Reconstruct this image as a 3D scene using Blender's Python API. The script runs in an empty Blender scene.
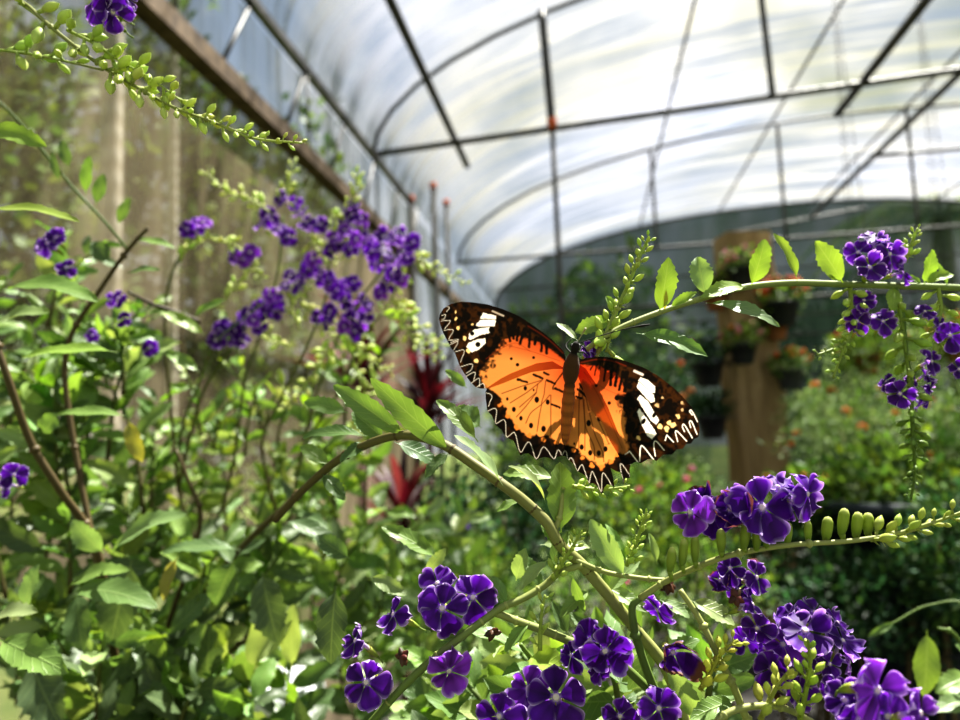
import bpy, math, random
import numpy as np
from mathutils import Vector, Matrix
from mathutils.geometry import delaunay_2d_cdt

rnd = random.Random(7)
C = bpy.context.scene.collection
F = 720.0                                   # focal length in pixels of the 960-wide frame

# ------------------------------------------------------------------ camera
CAM = np.array([0.0, 0.0, 1.5])
_d = np.array([(590 - 480) / F, -(430 - 360) / F, -1.0]); _d /= np.linalg.norm(_d)
_r = math.radians(3.0)
_u = np.array([-math.sin(_r), math.cos(_r), 0.0]); _u -= _d * _u.dot(_d); _u /= np.linalg.norm(_u)
_x = np.cross(_d, _u)
R = np.stack([_x, _d, _u], axis=0)          # world_from_cam (rows: world axes in camera space)

def at(px, py, d):
    """The real place seen at a pixel, d metres in front of the lens."""
    c = np.array([(px - 480) / F * d, (360 - py) / F * d, -d])
    return CAM + R @ c

def at_y(px, py, Y):
    v = R @ np.array([(px - 480) / F, (360 - py) / F, -1.0])
    return CAM + v * (Y / v[1])

def camdir(x, y, z):
    v = R @ np.array([x, y, z], float)
    return v / np.linalg.norm(v)

def nz(v):
    v = np.asarray(v, float); n = np.linalg.norm(v)
    return v / n if n > 1e-12 else np.array([0, 0, 1.0])

def srgb(r, g, b):
    o = []
    for c in (r, g, b):
        c /= 255.0
        o.append(c / 12.92 if c <= 0.04045 else ((c + 0.055) / 1.055) ** 2.4)
    return np.array(o)

cd = bpy.data.cameras.new('camera'); cam = bpy.data.objects.new('camera', cd); C.objects.link(cam)
cd.sensor_width = 36.0; cd.sensor_fit = 'HORIZONTAL'; cd.lens = 36.0 * F / 960.0
cd.clip_start = 0.02; cd.clip_end = 200
M = Matrix([[R[i][j] for j in range(3)] for i in range(3)]).to_4x4(); M.translation = Vector(CAM)
cam.matrix_world = M
cd.dof.use_dof = True; cd.dof.focus_distance = 0.255; cd.dof.aperture_fstop = 9.5
bpy.context.scene.camera = cam

# ------------------------------------------------------------------ object helpers
def tag(o, label=None, cat=None, group=None, kind=None):
    if label: o['label'] = label
    if cat: o['category'] = cat
    if group: o['group'] = group
    if kind: o['kind'] = kind
    return o

def thing(name, label, cat, loc=(0, 0, 0), group=None):
    o = bpy.data.objects.new(name, None); C.objects.link(o); o.location = loc
    o.empty_display_size = 0.05
    return tag(o, label, cat, group)

class MB:
    """Collects vertices, faces, a colour per vertex and leaf coordinates per vertex."""
    def __init__(s): s.v = []; s.f = []; s.c = []; s.l = []; s.n = 0
    def add(s, v, f, c, l=None):
        v = np.asarray(v, float); k = len(v)
        s.v.append(v); s.f.extend(tuple(i + s.n for i in q) for q in f)
        c = np.asarray(c, float)
        s.c.append(np.broadcast_to(c, (k, 3)) if c.ndim == 1 else c)
        s.l.append(np.zeros((k, 3)) if l is None else np.asarray(l, float))
        s.n += k
    def mesh(s, name, mat, smooth=True, origin=(0, 0, 0)):
        me = bpy.data.meshes.new(name)
        V = np.concatenate(s.v) - np.asarray(origin, float)
        me.from_pydata(V.tolist(), [], s.f)
        a = me.color_attributes.new('tint', 'FLOAT_COLOR', 'POINT')
        cc = np.ones((s.n, 4), np.float32); cc[:, :3] = np.concatenate(s.c)
        a.data.foreach_set('color', cc.ravel())
        b = me.attributes.new('luv', 'FLOAT_VECTOR', 'POINT')
        b.data.foreach_set('vector', np.concatenate(s.l).astype(np.float32).ravel())
        if smooth: me.polygons.foreach_set('use_smooth', [True] * len(me.polygons))
        me.materials.append(mat); me.update()
        return me
    def build(s, name, mat, parent=None, smooth=True):
        loc = np.array(parent.matrix_basis.translation) if parent is not None else np.zeros(3)
        o = bpy.data.objects.new(name, s.mesh(name, mat, smooth, loc)); C.objects.link(o)
        if parent is not None: o.parent = parent
        return o

def struct(name, mb, mat, label=None, smooth=False):
    o = mb.build(name, mat, None, smooth)
    return tag(o, label, None, None, 'structure')

def catmull(P, n=6):
    P = np.asarray(P, float)
    if len(P) < 3:
        t = np.linspace(0, 1, n + 1)[:, None]; return P[0] * (1 - t) + P[-1] * t
    Q = np.vstack([2 * P[0] - P[1], P, 2 * P[-1] - P[-2]]); out = []
    for i in range(1, len(Q) - 2):
        a, b, c, d = Q[i - 1], Q[i], Q[i + 1], Q[i + 2]
        for k in range(n):
            t = k / n
            out.append(.5 * (2 * b + (c - a) * t + (2 * a - 5 * b + 4 * c - d) * t * t + (3 * b - a - 3 * c + d) * t ** 3))
    out.append(Q[-2]); return np.array(out)

def tube(mb, P, r, col, sides=8, caps=True, flat=None):
    P = np.asarray(P, float); n = len(P)
    r = np.broadcast_to(np.asarray(r, float), (n,)) if np.ndim(r) < 1 or len(r) == n else np.interp(np.linspace(0, 1, n), np.linspace(0, 1, len(r)), r)
    T = np.gradient(P, axis=0); ref = np.array([0.13, 0.21, 0.97])
    if abs(nz(T[0]).dot(ref)) > .9: ref = np.array([1.0, 0.1, 0.05])
    V = []; a = np.linspace(0, 2 * math.pi, sides, endpoint=False)
    s = nz(np.cross(nz(T[0]), ref))
    for i in range(n):
        t = nz(T[i]); s = nz(s - t * s.dot(t)); b = np.cross(t, s)
        V.append(P[i] + r[i] * (np.cos(a)[:, None] * s + np.sin(a)[:, None] * b))
    V = np.concatenate(V); f = []
    for i in range(n - 1):
        for j in range(sides):
            k = (j + 1) % sides
            f.append((i * sides + j, i * sides + k, (i + 1) * sides + k, (i + 1) * sides + j))
    if caps: f.append(tuple(range(sides))[::-1]); f.append(tuple((n - 1) * sides + j for j in range(sides)))
    col = np.asarray(col, float)
    if col.ndim == 2:
        col = np.repeat(np.stack([np.interp(np.linspace(0, 1, n), np.linspace(0, 1, len(col)), col[:, k]) for k in range(3)], 1), sides, axis=0)
    mb.add(V, f, col)

def box(mb, lo, hi, col=(.5, .5, .5), M3=None, org=(0, 0, 0)):
    lo = np.asarray(lo, float); hi = np.asarray(hi, float)
    V = np.array([[(lo, hi)[i][0], (lo, hi)[j][1], (lo, hi)[k][2]] for i in (0, 1) for j in (0, 1) for k in (0, 1)])
    if M3 is not None: V = V @ np.asarray(M3).T
    mb.add(V + np.asarray(org), [(0, 1, 3, 2), (4, 6, 7, 5), (0, 4, 5, 1), (2, 3, 7, 6), (0, 2, 6, 4), (1, 5, 7, 3)], np.asarray(col))

def lathe(mb, prof, org, axis=(0, 0, 1), col=(.5, .5, .5), sides=18):
    axis = nz(axis); s = nz(np.cross(axis, (0.3, 0.9, 0.1))); b = np.cross(axis, s)
    a = np.linspace(0, 2 * math.pi, sides, endpoint=False)
    V = np.concatenate([np.asarray(org) + axis * z + r * (np.cos(a)[:, None] * s + np.sin(a)[:, None] * b) for r, z in prof])
    f = [(i * sides + j, i * sides + (j + 1) % sides, (i + 1) * sides + (j + 1) % sides, (i + 1) * sides + j) for i in range(len(prof) - 1) for j in range(sides)]
    c = np.asarray(col, float)
    if c.ndim == 2: c = np.repeat(c, sides, axis=0)
    mb.add(V, f, c)

def ellipsoid(mb, c, ax, r, L, col, seg=7, rings=6, tipcol=None):
    ax = nz(ax); pr = [(max(1e-5, r * math.sin(math.pi * k / rings) ** .8), -L / 2 + L * k / rings) for k in range(rings + 1)]
    cc = np.array([np.asarray(col) * (1 - k / rings) + np.asarray(col if tipcol is None else tipcol) * k / rings for k in range(rings + 1)])
    lathe(mb, pr, c, ax, cc, seg)

# ------------------------------------------------------------------ materials
def mat(name):
    m = bpy.data.materials.new(name); m.use_nodes = True
    nt = m.node_tree; nt.nodes.clear()
    out = nt.nodes.new('ShaderNodeOutputMaterial')
    return m, nt, out

class N:
    def __init__(s, nt): s.nt = nt
    def __call__(s, typ, inputs=None, **props):
        n = s.nt.nodes.new(typ)
        for k, v in props.items(): setattr(n, k, v)
        for k, v in (inputs or {}).items():
            if hasattr(v, 'is_output') or isinstance(v, bpy.types.NodeSocket): s.nt.links.new(v, n.inputs[k])
            else: n.inputs[k].default_value = v
        return n
    def math(s, op, a, b=0.0, c=0.0, clamp=False):
        n = s('ShaderNodeMath', {0: a, 1: b, 2: c}, operation=op); n.use_clamp = clamp; return n.outputs[0]
    def mix(s, f, a, b, blend='MIX'):
        n = s.nt.nodes.new('ShaderNodeMix'); n.data_type = 'RGBA'; n.blend_type = blend
        for i, v in ((0, f), (6, a), (7, b)):
            if isinstance(v, bpy.types.NodeSocket): s.nt.links.new(v, n.inputs[i])
            elif i == 0: n.inputs[i].default_value = v
            else: n.inputs[i].default_value = (*v[:3], 1)
        return n.outputs[2]
    def ramp(s, f, stops, interp='LINEAR'):
        n = s('ShaderNodeValToRGB', {0: f}); cr = n.color_ramp; cr.interpolation = interp
        while len(cr.elements) < len(stops): cr.elements.new(.5)
        for e, (p, c) in zip(cr.elements, stops): e.position = p; e.color = (*c, 1) if len(c) == 3 else c
        return n.outputs[0]
    def noise(s, vec, scale, detail=3, rough=.5, dist=0.0):
        return s('ShaderNodeTexNoise', {'Vector': vec, 'Scale': scale, 'Detail': detail, 'Roughness': rough, 'Distortion': dist}).outputs[0]

def link(nt, a, b): nt.links.new(a, b)

def leaf_material(name, rough=.42, trans=.38, spec=.45, veins=True):
    m, nt, out = mat(name); n = N(nt)
    tint = n('ShaderNodeAttribute', attribute_name='tint').outputs['Color']
    luv = n('ShaderNodeAttribute', attribute_name='luv').outputs['Vector']
    sx = n('ShaderNodeSeparateXYZ', {0: luv}); u, v = sx.outputs[0], sx.outputs[1]
    au = n.math('ABSOLUTE', u)
    mid = n.math('SUBTRACT', 1.0, n.math('MULTIPLY', au, 11.0), clamp=True)
    fr = n.math('FRACT', n.math('SUBTRACT', n.math('MULTIPLY', v, 7.0), n.math('MULTIPLY', au, 1.6)))
    lat = n.math('SUBTRACT', 1.0, n.math('MULTIPLY', n.math('ABSOLUTE', n.math('SUBTRACT', fr, .5)), 9.0), clamp=True)
    ve = n.math('MAXIMUM', mid, n.math('MULTIPLY', lat, .55))
    pos = n('ShaderNodeNewGeometry')
    nz_ = n.noise(pos.outputs['Position'], 95.0, 3)
    base = n.mix(n.math('MULTIPLY', nz_, .9), tint, n.mix(1.0, tint, (.4, .5, .35), 'MULTIPLY'))
    if veins: base = n.mix(n.math('MULTIPLY', ve, .6), base, n.mix(.45, tint, (.5, .6, .25)))
    back = n.mix(pos.outputs['Backfacing'], base, n.mix(.35, base, (.22, .30, .14)))
    p = n('ShaderNodeBsdfPrincipled', {'Base Color': back, 'Roughness': rough, 'Specular IOR Level': spec})
    bmp = n('ShaderNodeBump', {'Strength': .4, 'Distance': .0007, 'Height': n.math('ADD', n.math('MULTIPLY', ve, -1.0), nz_)})
    link(nt, bmp.outputs[0], p.inputs['Normal'])
    tr = n('ShaderNodeBsdfTranslucent', {'Color': n.mix(1.0, back, (1.25, 1.25, .5), 'MULTIPLY')})
    mx = n('ShaderNodeMixShader', {0: trans, 1: p.outputs[0], 2: tr.outputs[0]})
    link(nt, mx.outputs[0], out.inputs[0])
    return m

def attr_material(name, rough=.5, spec=.3, trans=0.0, noise=.3, scale=300.0, tmul=(1, 1, 1), sheen=0.0):
    m, nt, out = mat(name); n = N(nt)
    tint = n('ShaderNodeAttribute', attribute_name='tint').outputs['Color']
    pos = n('ShaderNodeNewGeometry')
    ns = n.noise(pos.outputs['Position'], scale, 2)
    base = n.mix(n.math('MULTIPLY', ns, noise), tint, n.mix(1.0, tint, (.4, .4, .4), 'MULTIPLY'))
    p = n('ShaderNodeBsdfPrincipled', {'Base Color': base, 'Roughness': rough, 'Specular IOR Level': spec})
    if sheen: p.inputs['Sheen Weight'].default_value = sheen
    if trans:
        tr = n('ShaderNodeBsdfTranslucent', {'Color': n.mix(1.0, base, tmul, 'MULTIPLY')})
        mx = n('ShaderNodeMixShader', {0: trans, 1: p.outputs[0], 2: tr.outputs[0]}); link(nt, mx.outputs[0], out.inputs[0])
    else: link(nt, p.outputs[0], out.inputs[0])
    return m

M_leaf = leaf_material('leaf_green')
M_far = attr_material('far_leaf', .6, .3, .35, .5, 25.0, (1.0, 1.02, .72))
M_petal = attr_material('petal_violet', .55, .2, .34, .25, 900.0, (1.3, .8, 1.5))
M_red = attr_material('red_leaf', .5, .3, .35, .3, 40.0, (1.2, .5, .6))
M_stem = attr_material('green_stem', .55, .3, 0.0, .45, 250.0)
M_bud = attr_material('green_bud', .5, .3, .25, .3, 500.0, (1.2, 1.2, .6))
M_wing = attr_material('butterfly_wing', .6, .25, .62, .12, 2500.0, (1.15, .98, .8), .1)
M_body = attr_material('butterfly_body', .75, .2, 0.0, .6, 2500.0, sheen=.12)
M_plain = attr_material('matte_paint', .6, .3, 0.0, .35, 14.0)
M_pot = attr_material('pot_plastic', .5, .4, 0.0, .2, 20.0)

def sheet_material():
    m, nt, out = mat('roof_plastic'); n = N(nt)
    pos = n('ShaderNodeNewGeometry').outputs['Position']
    def sc(x, y, z): return n('ShaderNodeVectorMath', {0: pos, 1: (x, y, z)}, operation='MULTIPLY').outputs[0]
    a = n.noise(sc(.32, 2.1, .5), 1.0, 5, .62, .8)
    b = n.noise(sc(.5, 8.5, .9), 1.0, 4, .6, .4)
    big = n.noise(sc(.35, .45, .3), 1.0, 3, .5, .3)
    st = n.math('ADD', n.math('MULTIPLY', a, .5), n.math('MULTIPLY', b, .5))
    fac = n.ramp(st, [(.4, (.0,) * 3), (.5, (.4,) * 3), (.58, (1.0,) * 3)])      # 0 clear .. 1 milky
    colr = n.ramp(big, [(.38, srgb(92, 94, 74)), (.5, srgb(133, 132, 125)), (.62, srgb(132, 135, 146))])
    tr = n('ShaderNodeBsdfTranslucent', {'Color': colr})
    df = n('ShaderNodeBsdfDiffuse', {'Color': n.mix(1.0, colr, (.75, .75, .75), 'MULTIPLY')})
    mk = n('ShaderNodeMixShader', {0: .22, 1: tr.outputs[0], 2: df.outputs[0]})
    cl = n('ShaderNodeBsdfTransparent', {'Color': (.93, .95, .96, 1)})
    f2 = n('ShaderNodeMapRange', {0: fac, 3: .12, 4: .78}).outputs[0]
    mx = n('ShaderNodeMixShader', {0: f2, 1: cl.outputs[0], 2: mk.outputs[0]})
    link(nt, mx.outputs[0], out.inputs[0]); return m

def net_material(name, c1, c2, lo, hi, yfade=None, streak=(6, 6, .4)):
    m, nt, out = mat(name); n = N(nt)
    pos = n('ShaderNodeNewGeometry').outputs['Position']
    s = n('ShaderNodeVectorMath', {0: pos, 1: streak}, operation='MULTIPLY').outputs[0]
    a = n.noise(s, 1.0, 4, .6, .3); big = n.noise(pos, .9, 3, .5)
    col = n.mix(n.ramp(a, [(.35, (0, 0, 0)), (.65, (1, 1, 1))]), c1, c2)
    df = n('ShaderNodeBsdfDiffuse', {'Color': col}); tr = n('ShaderNodeBsdfTranslucent', {'Color': col})
    mk = n('ShaderNodeMixShader', {0: .35, 1: df.outputs[0], 2: tr.outputs[0]})
    cl = n('ShaderNodeBsdfTransparent', {'Color': (.9, .92, .9, 1)})
    f = n('ShaderNodeMapRange', {0: n.math('ADD', n.math('MULTIPLY', a, .5), n.math('MULTIPLY', big, .5)), 1: .38, 2: .62, 3: lo, 4: hi}).outputs[0]
    if yfade:
        y = n('ShaderNodeSeparateXYZ', {0: pos})
        g = n('ShaderNodeMapRange', {0: n.math('SUBTRACT', y.outputs[1], n.math('MULTIPLY', y.outputs[2], yfade[2])), 1: yfade[0], 2: yfade[1], 3: 0.0, 4: 1.0}).outputs[0]
        f = n.math('ADD', f, n.math('MULTIPLY', g, .6), clamp=True)
    mx = n('ShaderNodeMixShader', {0: f, 1: cl.outputs[0], 2: mk.outputs[0]})
    link(nt, mx.outputs[0], out.inputs[0]); return m

def surf(name, fn, rough=.7, spec=.3, bump=.2, dist=.01):
    m, nt, out = mat(name); n = N(nt)
    pos = n('ShaderNodeNewGeometry').outputs['Position']
    col, h = fn(n, pos)
    p = n('ShaderNodeBsdfPrincipled', {'Base Color': col, 'Roughness': rough, 'Specular IOR Level': spec})
    b = n('ShaderNodeBump', {'Strength': bump, 'Distance': dist, 'Height': h}); link(nt, b.outputs[0], p.inputs['Normal'])
    link(nt, p.outputs[0], out.inputs[0]); return m

def two(c1, c2, scale, det=5):
    def f(n, pos):
        a = n.noise(pos, scale, det, .6)
        return n.mix(n.ramp(a, [(.35, (0, 0, 0)), (.65, (1, 1, 1))]), c1, c2), a
    return f

def wood_fn(n, pos):
    s = n('ShaderNodeVectorMath', {0: pos, 1: (16, 16, 1.3)}, operation='MULTIPLY').outputs[0]
    a = n.noise(s, 1.0, 5, .65, .8); b = n.noise(pos, 2.2, 3)
    c = n.ramp(a, [(.3, srgb(108, 90, 64)), (.5, srgb(172, 146, 108)), (.7, srgb(206, 180, 140))])
    return n.mix(n.math('MULTIPLY', b, .7), c, srgb(104, 84, 58)), a

def ring_fn(n, pos):
    w = n('ShaderNodeTexWave', {'Vector': pos, 'Scale': 2.6, 'Distortion': 1.2, 'Detail': 2}, bands_direction='Z').outputs[1]
    a = n.noise(pos, 7.0, 4)
    return n.mix(w, n.mix(a, srgb(150, 140, 122), srgb(196, 188, 170)), n.mix(a, srgb(188, 182, 166), srgb(214, 208, 194))), w

M_sheet = sheet_material()
M_netL = net_material('shade_cloth_tan', srgb(110, 99, 82), srgb(150, 137, 116), .46, .78, (1.9, 3.6, .55))
M_netF = net_material('end_net_green', srgb(22, 32, 27), srgb(44, 58, 49),   .74, .96, None, (3, 3, .5))
M_pipe = surf('dark_steel', two(srgb(34, 33, 32), srgb(66, 62, 58), 22), .5, .5)
M_beam = surf('weathered_beam', two(srgb(66, 54, 42), srgb(108, 92, 74), 18), .8, .2)
M_grey = surf('galvanised_steel', two(srgb(48, 46, 44), srgb(78, 76, 72), 9), .8, .15)
M_rust = surf('rust_orange', two(srgb(150, 66, 34), srgb(196, 104, 64), 60), .8, .2)
M_wood = surf('post_wood', wood_fn, .8, .2, .5, .02)
M_floor = surf('floor_concrete', two(srgb(44, 43, 41), srgb(72, 69, 66), 1.7), .85, .2)
M_ground = surf('outside_ground', two(srgb(70, 92, 44), srgb(110, 116, 66), .8), .9, .1)
M_trunk = surf('palm_bark', ring_fn, .8, .2)
M_terra = surf('terracotta', two(srgb(120, 78, 48), srgb(150, 100, 64), 14), .8, .2)
M_white = surf('white_plastic', two(srgb(215, 220, 226), srgb(238, 240, 244), 5), .5, .4)

# ------------------------------------------------------------------ world and sun
w = bpy.data.worlds.new('sky'); bpy.context.scene.world = w; w.use_nodes = True
nt = w.node_tree; nt.nodes.clear(); n = N(nt)
tc = n('ShaderNodeTexCoord').outputs['Generated']; zz = n('ShaderNodeSeparateXYZ', {0: tc}).outputs[2]
sk = n.ramp(zz, [(0.0, srgb(206, 212, 214)), (.35, srgb(186, 200, 218)), (1.0, srgb(148, 176, 214))])
cl = n.noise(tc, 3.0, 5, .6, .3)
sk = n.mix(n.ramp(cl, [(.45, (0, 0, 0)), (.62, (1, 1, 1))]), sk, (1, 1, 1))
bg = n('ShaderNodeBackground', {'Color': sk, 'Strength': .62}); wo = n('ShaderNodeOutputWorld'); link(nt, bg.outputs[0], wo.inputs[0])
sl = bpy.data.lights.new('sun', 'SUN'); sl.energy = 19.0; sl.angle = math.radians(.6); sl.color = (1.0, .95, .86)
so = bpy.data.objects.new('sun', sl); C.objects.link(so)
SUN = nz((.30, .34, .88)); so.rotation_euler = Vector(-SUN).to_track_quat('-Z', 'Y').to_euler(); so.location = (2, 4, 9)

# ================================================================== GREENHOUSE
XL, XR, YN, YF, ZS = -1.25, 7.05, -1.2, 10.0, 3.24
XC, HW, RISE = 2.9, 4.15, 1.2
def vault(X): return ZS + RISE * math.sqrt(max(0.0, 1 - ((X - XC) / HW) ** 2))

mb = MB(); box(mb, (XL - .3, YN - .5, -.1), (XR + .3, YF + .3, 0)); struct('floor', mb, M_floor, 'grey concrete floor of the greenhouse')
mb = MB(); box(mb, (-40, -15, -.3), (45, 60, -.12)); struct('ground', mb, M_ground, 'grassy ground outside the greenhouse')
# roof sheet: barrel vault
mb = MB(); nx, ny = 44, 60; th = np.linspace(math.pi, 0, nx); ys = np.linspace(YN, YF, ny)
V = []; rg = np.random.default_rng(3)
for y in ys:
    for t in th:
        sag = .018 * math.sin(y * 9 + 3 * math.cos(t * 2)) + .03 * math.sin(y * 3.1 + t)
        V.append((XC + HW * math.cos(t), y, ZS + .03 + (RISE + sag) * math.sin(t)))
mb.add(V, [(j * nx + i, j * nx + i + 1, (j + 1) * nx + i + 1, (j + 1) * nx + i) for j in range(ny - 1) for i in range(nx - 1)], (.8, .8, .8))
struct('ceiling', mb, M_sheet, 'sagging translucent plastic roof sheet over the arches', True)
def sheet_wall(name, pts, m, label, n1=2, n2=2):
    mb = MB(); p = np.asarray(pts, float)
    mb.add(p, [(0, 1, 2, 3)], (.5, .5, .5)); return struct(name, mb, m, label)
ZB = 2.79
YW = 5.1
sheet_wall('wall_left', [(XL, YN, 0), (XL, YW, 0), (XL, YW, ZB), (XL, YN, ZB)], M_netL, 'tan shade cloth side wall')
sheet_wall('wall_left_rear', [(XL, YW, 0), (XL, YF, 0), (XL, YF, ZB), (XL, YW, ZB)], M_sheet, 'clear plastic side wall beyond the girder')
sheet_wall('wall_left_upper', [(XL - .03, YN, ZB), (XL - .03, YF, ZB), (XL - .03, YF, ZS), (XL - .03, YN, ZS)], M_sheet, 'clear plastic strip above the shade cloth')
sheet_wall('wall_right', [(XR, YN, 0), (XR, YF, 0), (XR, YF, ZS), (XR, YN, ZS)], M_netF, 'green netting side wall')
mb = MB(); top = [(XC + HW * math.cos(t), YF, ZS + RISE * math.sin(t)) for t in np.linspace(0, math.pi, 40)]
mb.add([(XL, YF, 0), (XR, YF, 0)] + top, [tuple(range(42))], (.5, .5, .5)); struct('wall_back', mb, M_netF, 'dark green net closing the arched end')

def pipe(name, a, b, r, label, m=None, mid=None):
    mb = MB(); tube(mb, catmull([a, b] if mid is None else [a] + mid + [b], 8), r, (.4, .4, .4), 10)
    return struct(name, mb, m or M_pipe, label, True)
# left lattice girder
def bar(mb, a, b, hw, hh):
    a, b = np.asarray(a, float), np.asarray(b, float); d = nz(b - a); s = nz(np.cross(d, (0, 0, 1) if abs(d[2]) < .9 else (1, 0, 0))); u = np.cross(s, d)
    V = [p + s * sx * hw + u * su * hh for p in (a, b) for sx, su in ((-1, -1), (1, -1), (1, 1), (-1, 1))]
    mb.add(V, [(0, 1, 2, 3), (7, 6, 5, 4), (0, 4, 5, 1), (1, 5, 6, 2), (2, 6, 7, 3), (3, 7, 4, 0)], (.4, .4, .4))
g = thing('wall_girder', 'lattice girder running above the tan side wall', None, (XL, 2, ZB)); g['kind'] = 'structure'
mb = MB(); bar(mb, (XL + .03, YN, ZB), (XL + .03, 7.2, ZB), .035, .035); mb.build('lower_chord', M_beam, g, False)
mb = MB(); bar(mb, (XL + .02, YN, ZS - .01), (XL + .02, 5.05, ZS - .01), .018, .018); mb.build('upper_chord', M_pipe, g, False)
for k in range(9):
    y = .6 + k * .55
    mb = MB(); tube(mb, [(XL + .02, y, ZB), (XL + .02, y + .28, ZS)], .009, (.4,) * 3, 6); mb.build('strut', M_pipe, g)
    if k % 2 == 0:
        mb = MB(); tube(mb, [(XL + .02, y + .28, ZS), (XL + .02, y + .3, ZB)], .006, (.4,) * 3, 6); mb.build('strut', M_pipe, g)
# arch frames
def arch(Y, label, r, x0=XL, x1=XR):
    pts = [(XC + HW * math.cos(t), Y, ZS + RISE * math.sin(t) - .01) for t in np.linspace(math.pi, 0, 26)]
    mb = MB(); tube(mb, pts, r, (.4,) * 3, 8); struct('roof_beam', mb, M_pipe, label, True)
arch(4.19, 'curved arch pipe of the nearer frame', .014)
arch(7.1, 'curved arch pipe of the farther frame', .014)
arch(9.96, 'curved arch pipe at the end wall', .02)
pipe('roof_beam', (XL, 4.19, 3.255), (XR, 4.19, 3.65), .019, 'horizontal tie pipe of the nearer frame')
pipe('roof_beam', (XL, 7.1, 3.25), (XR, 7.1, 3.25), .016, 'horizontal tie pipe of the farther frame')
pipe('roof_beam', (XL, 9.9, 3.14), (XR, 9.9, 3.14), .025, 'horizontal tie pipe at the end wall')
for X, r, lb in ((-.13, .026, 'thick upright pipe between tie and arch over the butterfly'), (1.14, .018, 'upright pipe between tie and arch, second of the nearer frame')):
    pipe('roof_beam', (X, 4.19, 3.255 + (X - XL) * .0476), (X - .03, 4.19, vault(X)), r, lb)
for X, lb in ((.74, 'first upright of the farther frame'), (1.95, 'second upright of the farther frame'), (3.12, 'third upright of the farther frame')):
    pipe('roof_beam', (X, 7.1, 3.25), (X, 7.1, vault(X) - .01), .016, lb)
pipe('roof_column', (-.13, 4.19, 0), (-.13, 4.19, 3.3), .015, 'slim steel column behind the butterfly')
mb = MB(); tube(mb, [(-.13, 4.19, 3.3), (-.13, 4.19, 3.37)], .03, (.4,) * 3, 10); struct('roof_beam', mb, M_rust, 'rusty joint on the tie pipe', True)
# purlins and loose pipes along the house
for X, lb in ((.82, 'thin purlin left of the crown'), (1.88, 'thin purlin near the crown'), (3.1, 'thin purlin right of the crown'), (4.6, 'thin purlin on the right slope')):
    pipe('roof_beam', (X, YN, vault(X) - .02), (X, YF, vault(X) - .02), .011, lb)
pipe('roof_beam', (-.73, YN, 3.31), (-.73, 4.66, 3.31), .021, 'loose pipe end resting on the tie near the girder')
pipe('roof_beam', (1.64, YN, 3.42), (1.64, 4.66, 3.42), .024, 'loose pipe end resting on the tie under the crown')
pipe('roof_beam', (2.14, YN, 3.4), (2.14, 6.95, 3.4), .019, 'long pipe crossing the right of the roof')
pipe('roof_beam', (1.95, 5.0, 3.25), (4.2, 5.0, 3.25), .014, 'short cross pipe at the right')
pipe('roof_beam', (1.6, 8.2, 3.62), (3.1, 8.2, 3.8), .014, 'short cross pipe in the distance')
for z, lb in ((2.05, 'lowest'), (2.35, 'second'), (2.6, 'third'), (2.86, 'fourth'), (3.5, 'top')):
    pipe('roof_beam', (XL, 9.93, z), (XR, 9.93, z + .1), .012, lb + ' wire rail of the end wall', M_grey)
# upright poles near the girder end
for i, (px, py, Y, lb) in enumerate(((411, 196, 5.06, 'under the girder end'), (433, 183, 5.5, 'tallest of the three, with a rusty top'), (446, 200, 6.0, 'thinner and farther back'))):
    p = at_y(px, py, Y)
    mb = MB(); tube(mb, [(p[0], Y, 0), (p[0], Y, p[2] - .04)], .022 if i < 2 else .018, (.4,) * 3, 10)
    o = mb.build('metal_pole', M_grey); tag(o, 'slim grey steel pole ' + lb, 'pole', 'steel poles beside the girder')
    mb = MB(); tube(mb, [(p[0], Y, p[2] - .05), (p[0], Y, p[2])], .027, (.4,) * 3, 10); c = mb.build('pole_cap', M_rust, o); c['label'] = 'rusty orange cap'

# ================================================================== LEAVES
PAL = dict(
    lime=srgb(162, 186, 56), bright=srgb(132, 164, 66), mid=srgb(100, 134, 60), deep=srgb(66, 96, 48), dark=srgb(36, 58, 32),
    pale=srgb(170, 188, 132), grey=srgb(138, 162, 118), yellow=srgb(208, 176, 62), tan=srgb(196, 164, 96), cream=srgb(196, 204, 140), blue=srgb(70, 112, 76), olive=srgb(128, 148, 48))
def jit(c, a=.12): return np.clip(np.asarray(c) * (1 + np.array([rnd.uniform(-a, a) for _ in range(3)])) * rnd.uniform(1 - a, 1 + a), 0, 1)

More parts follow.
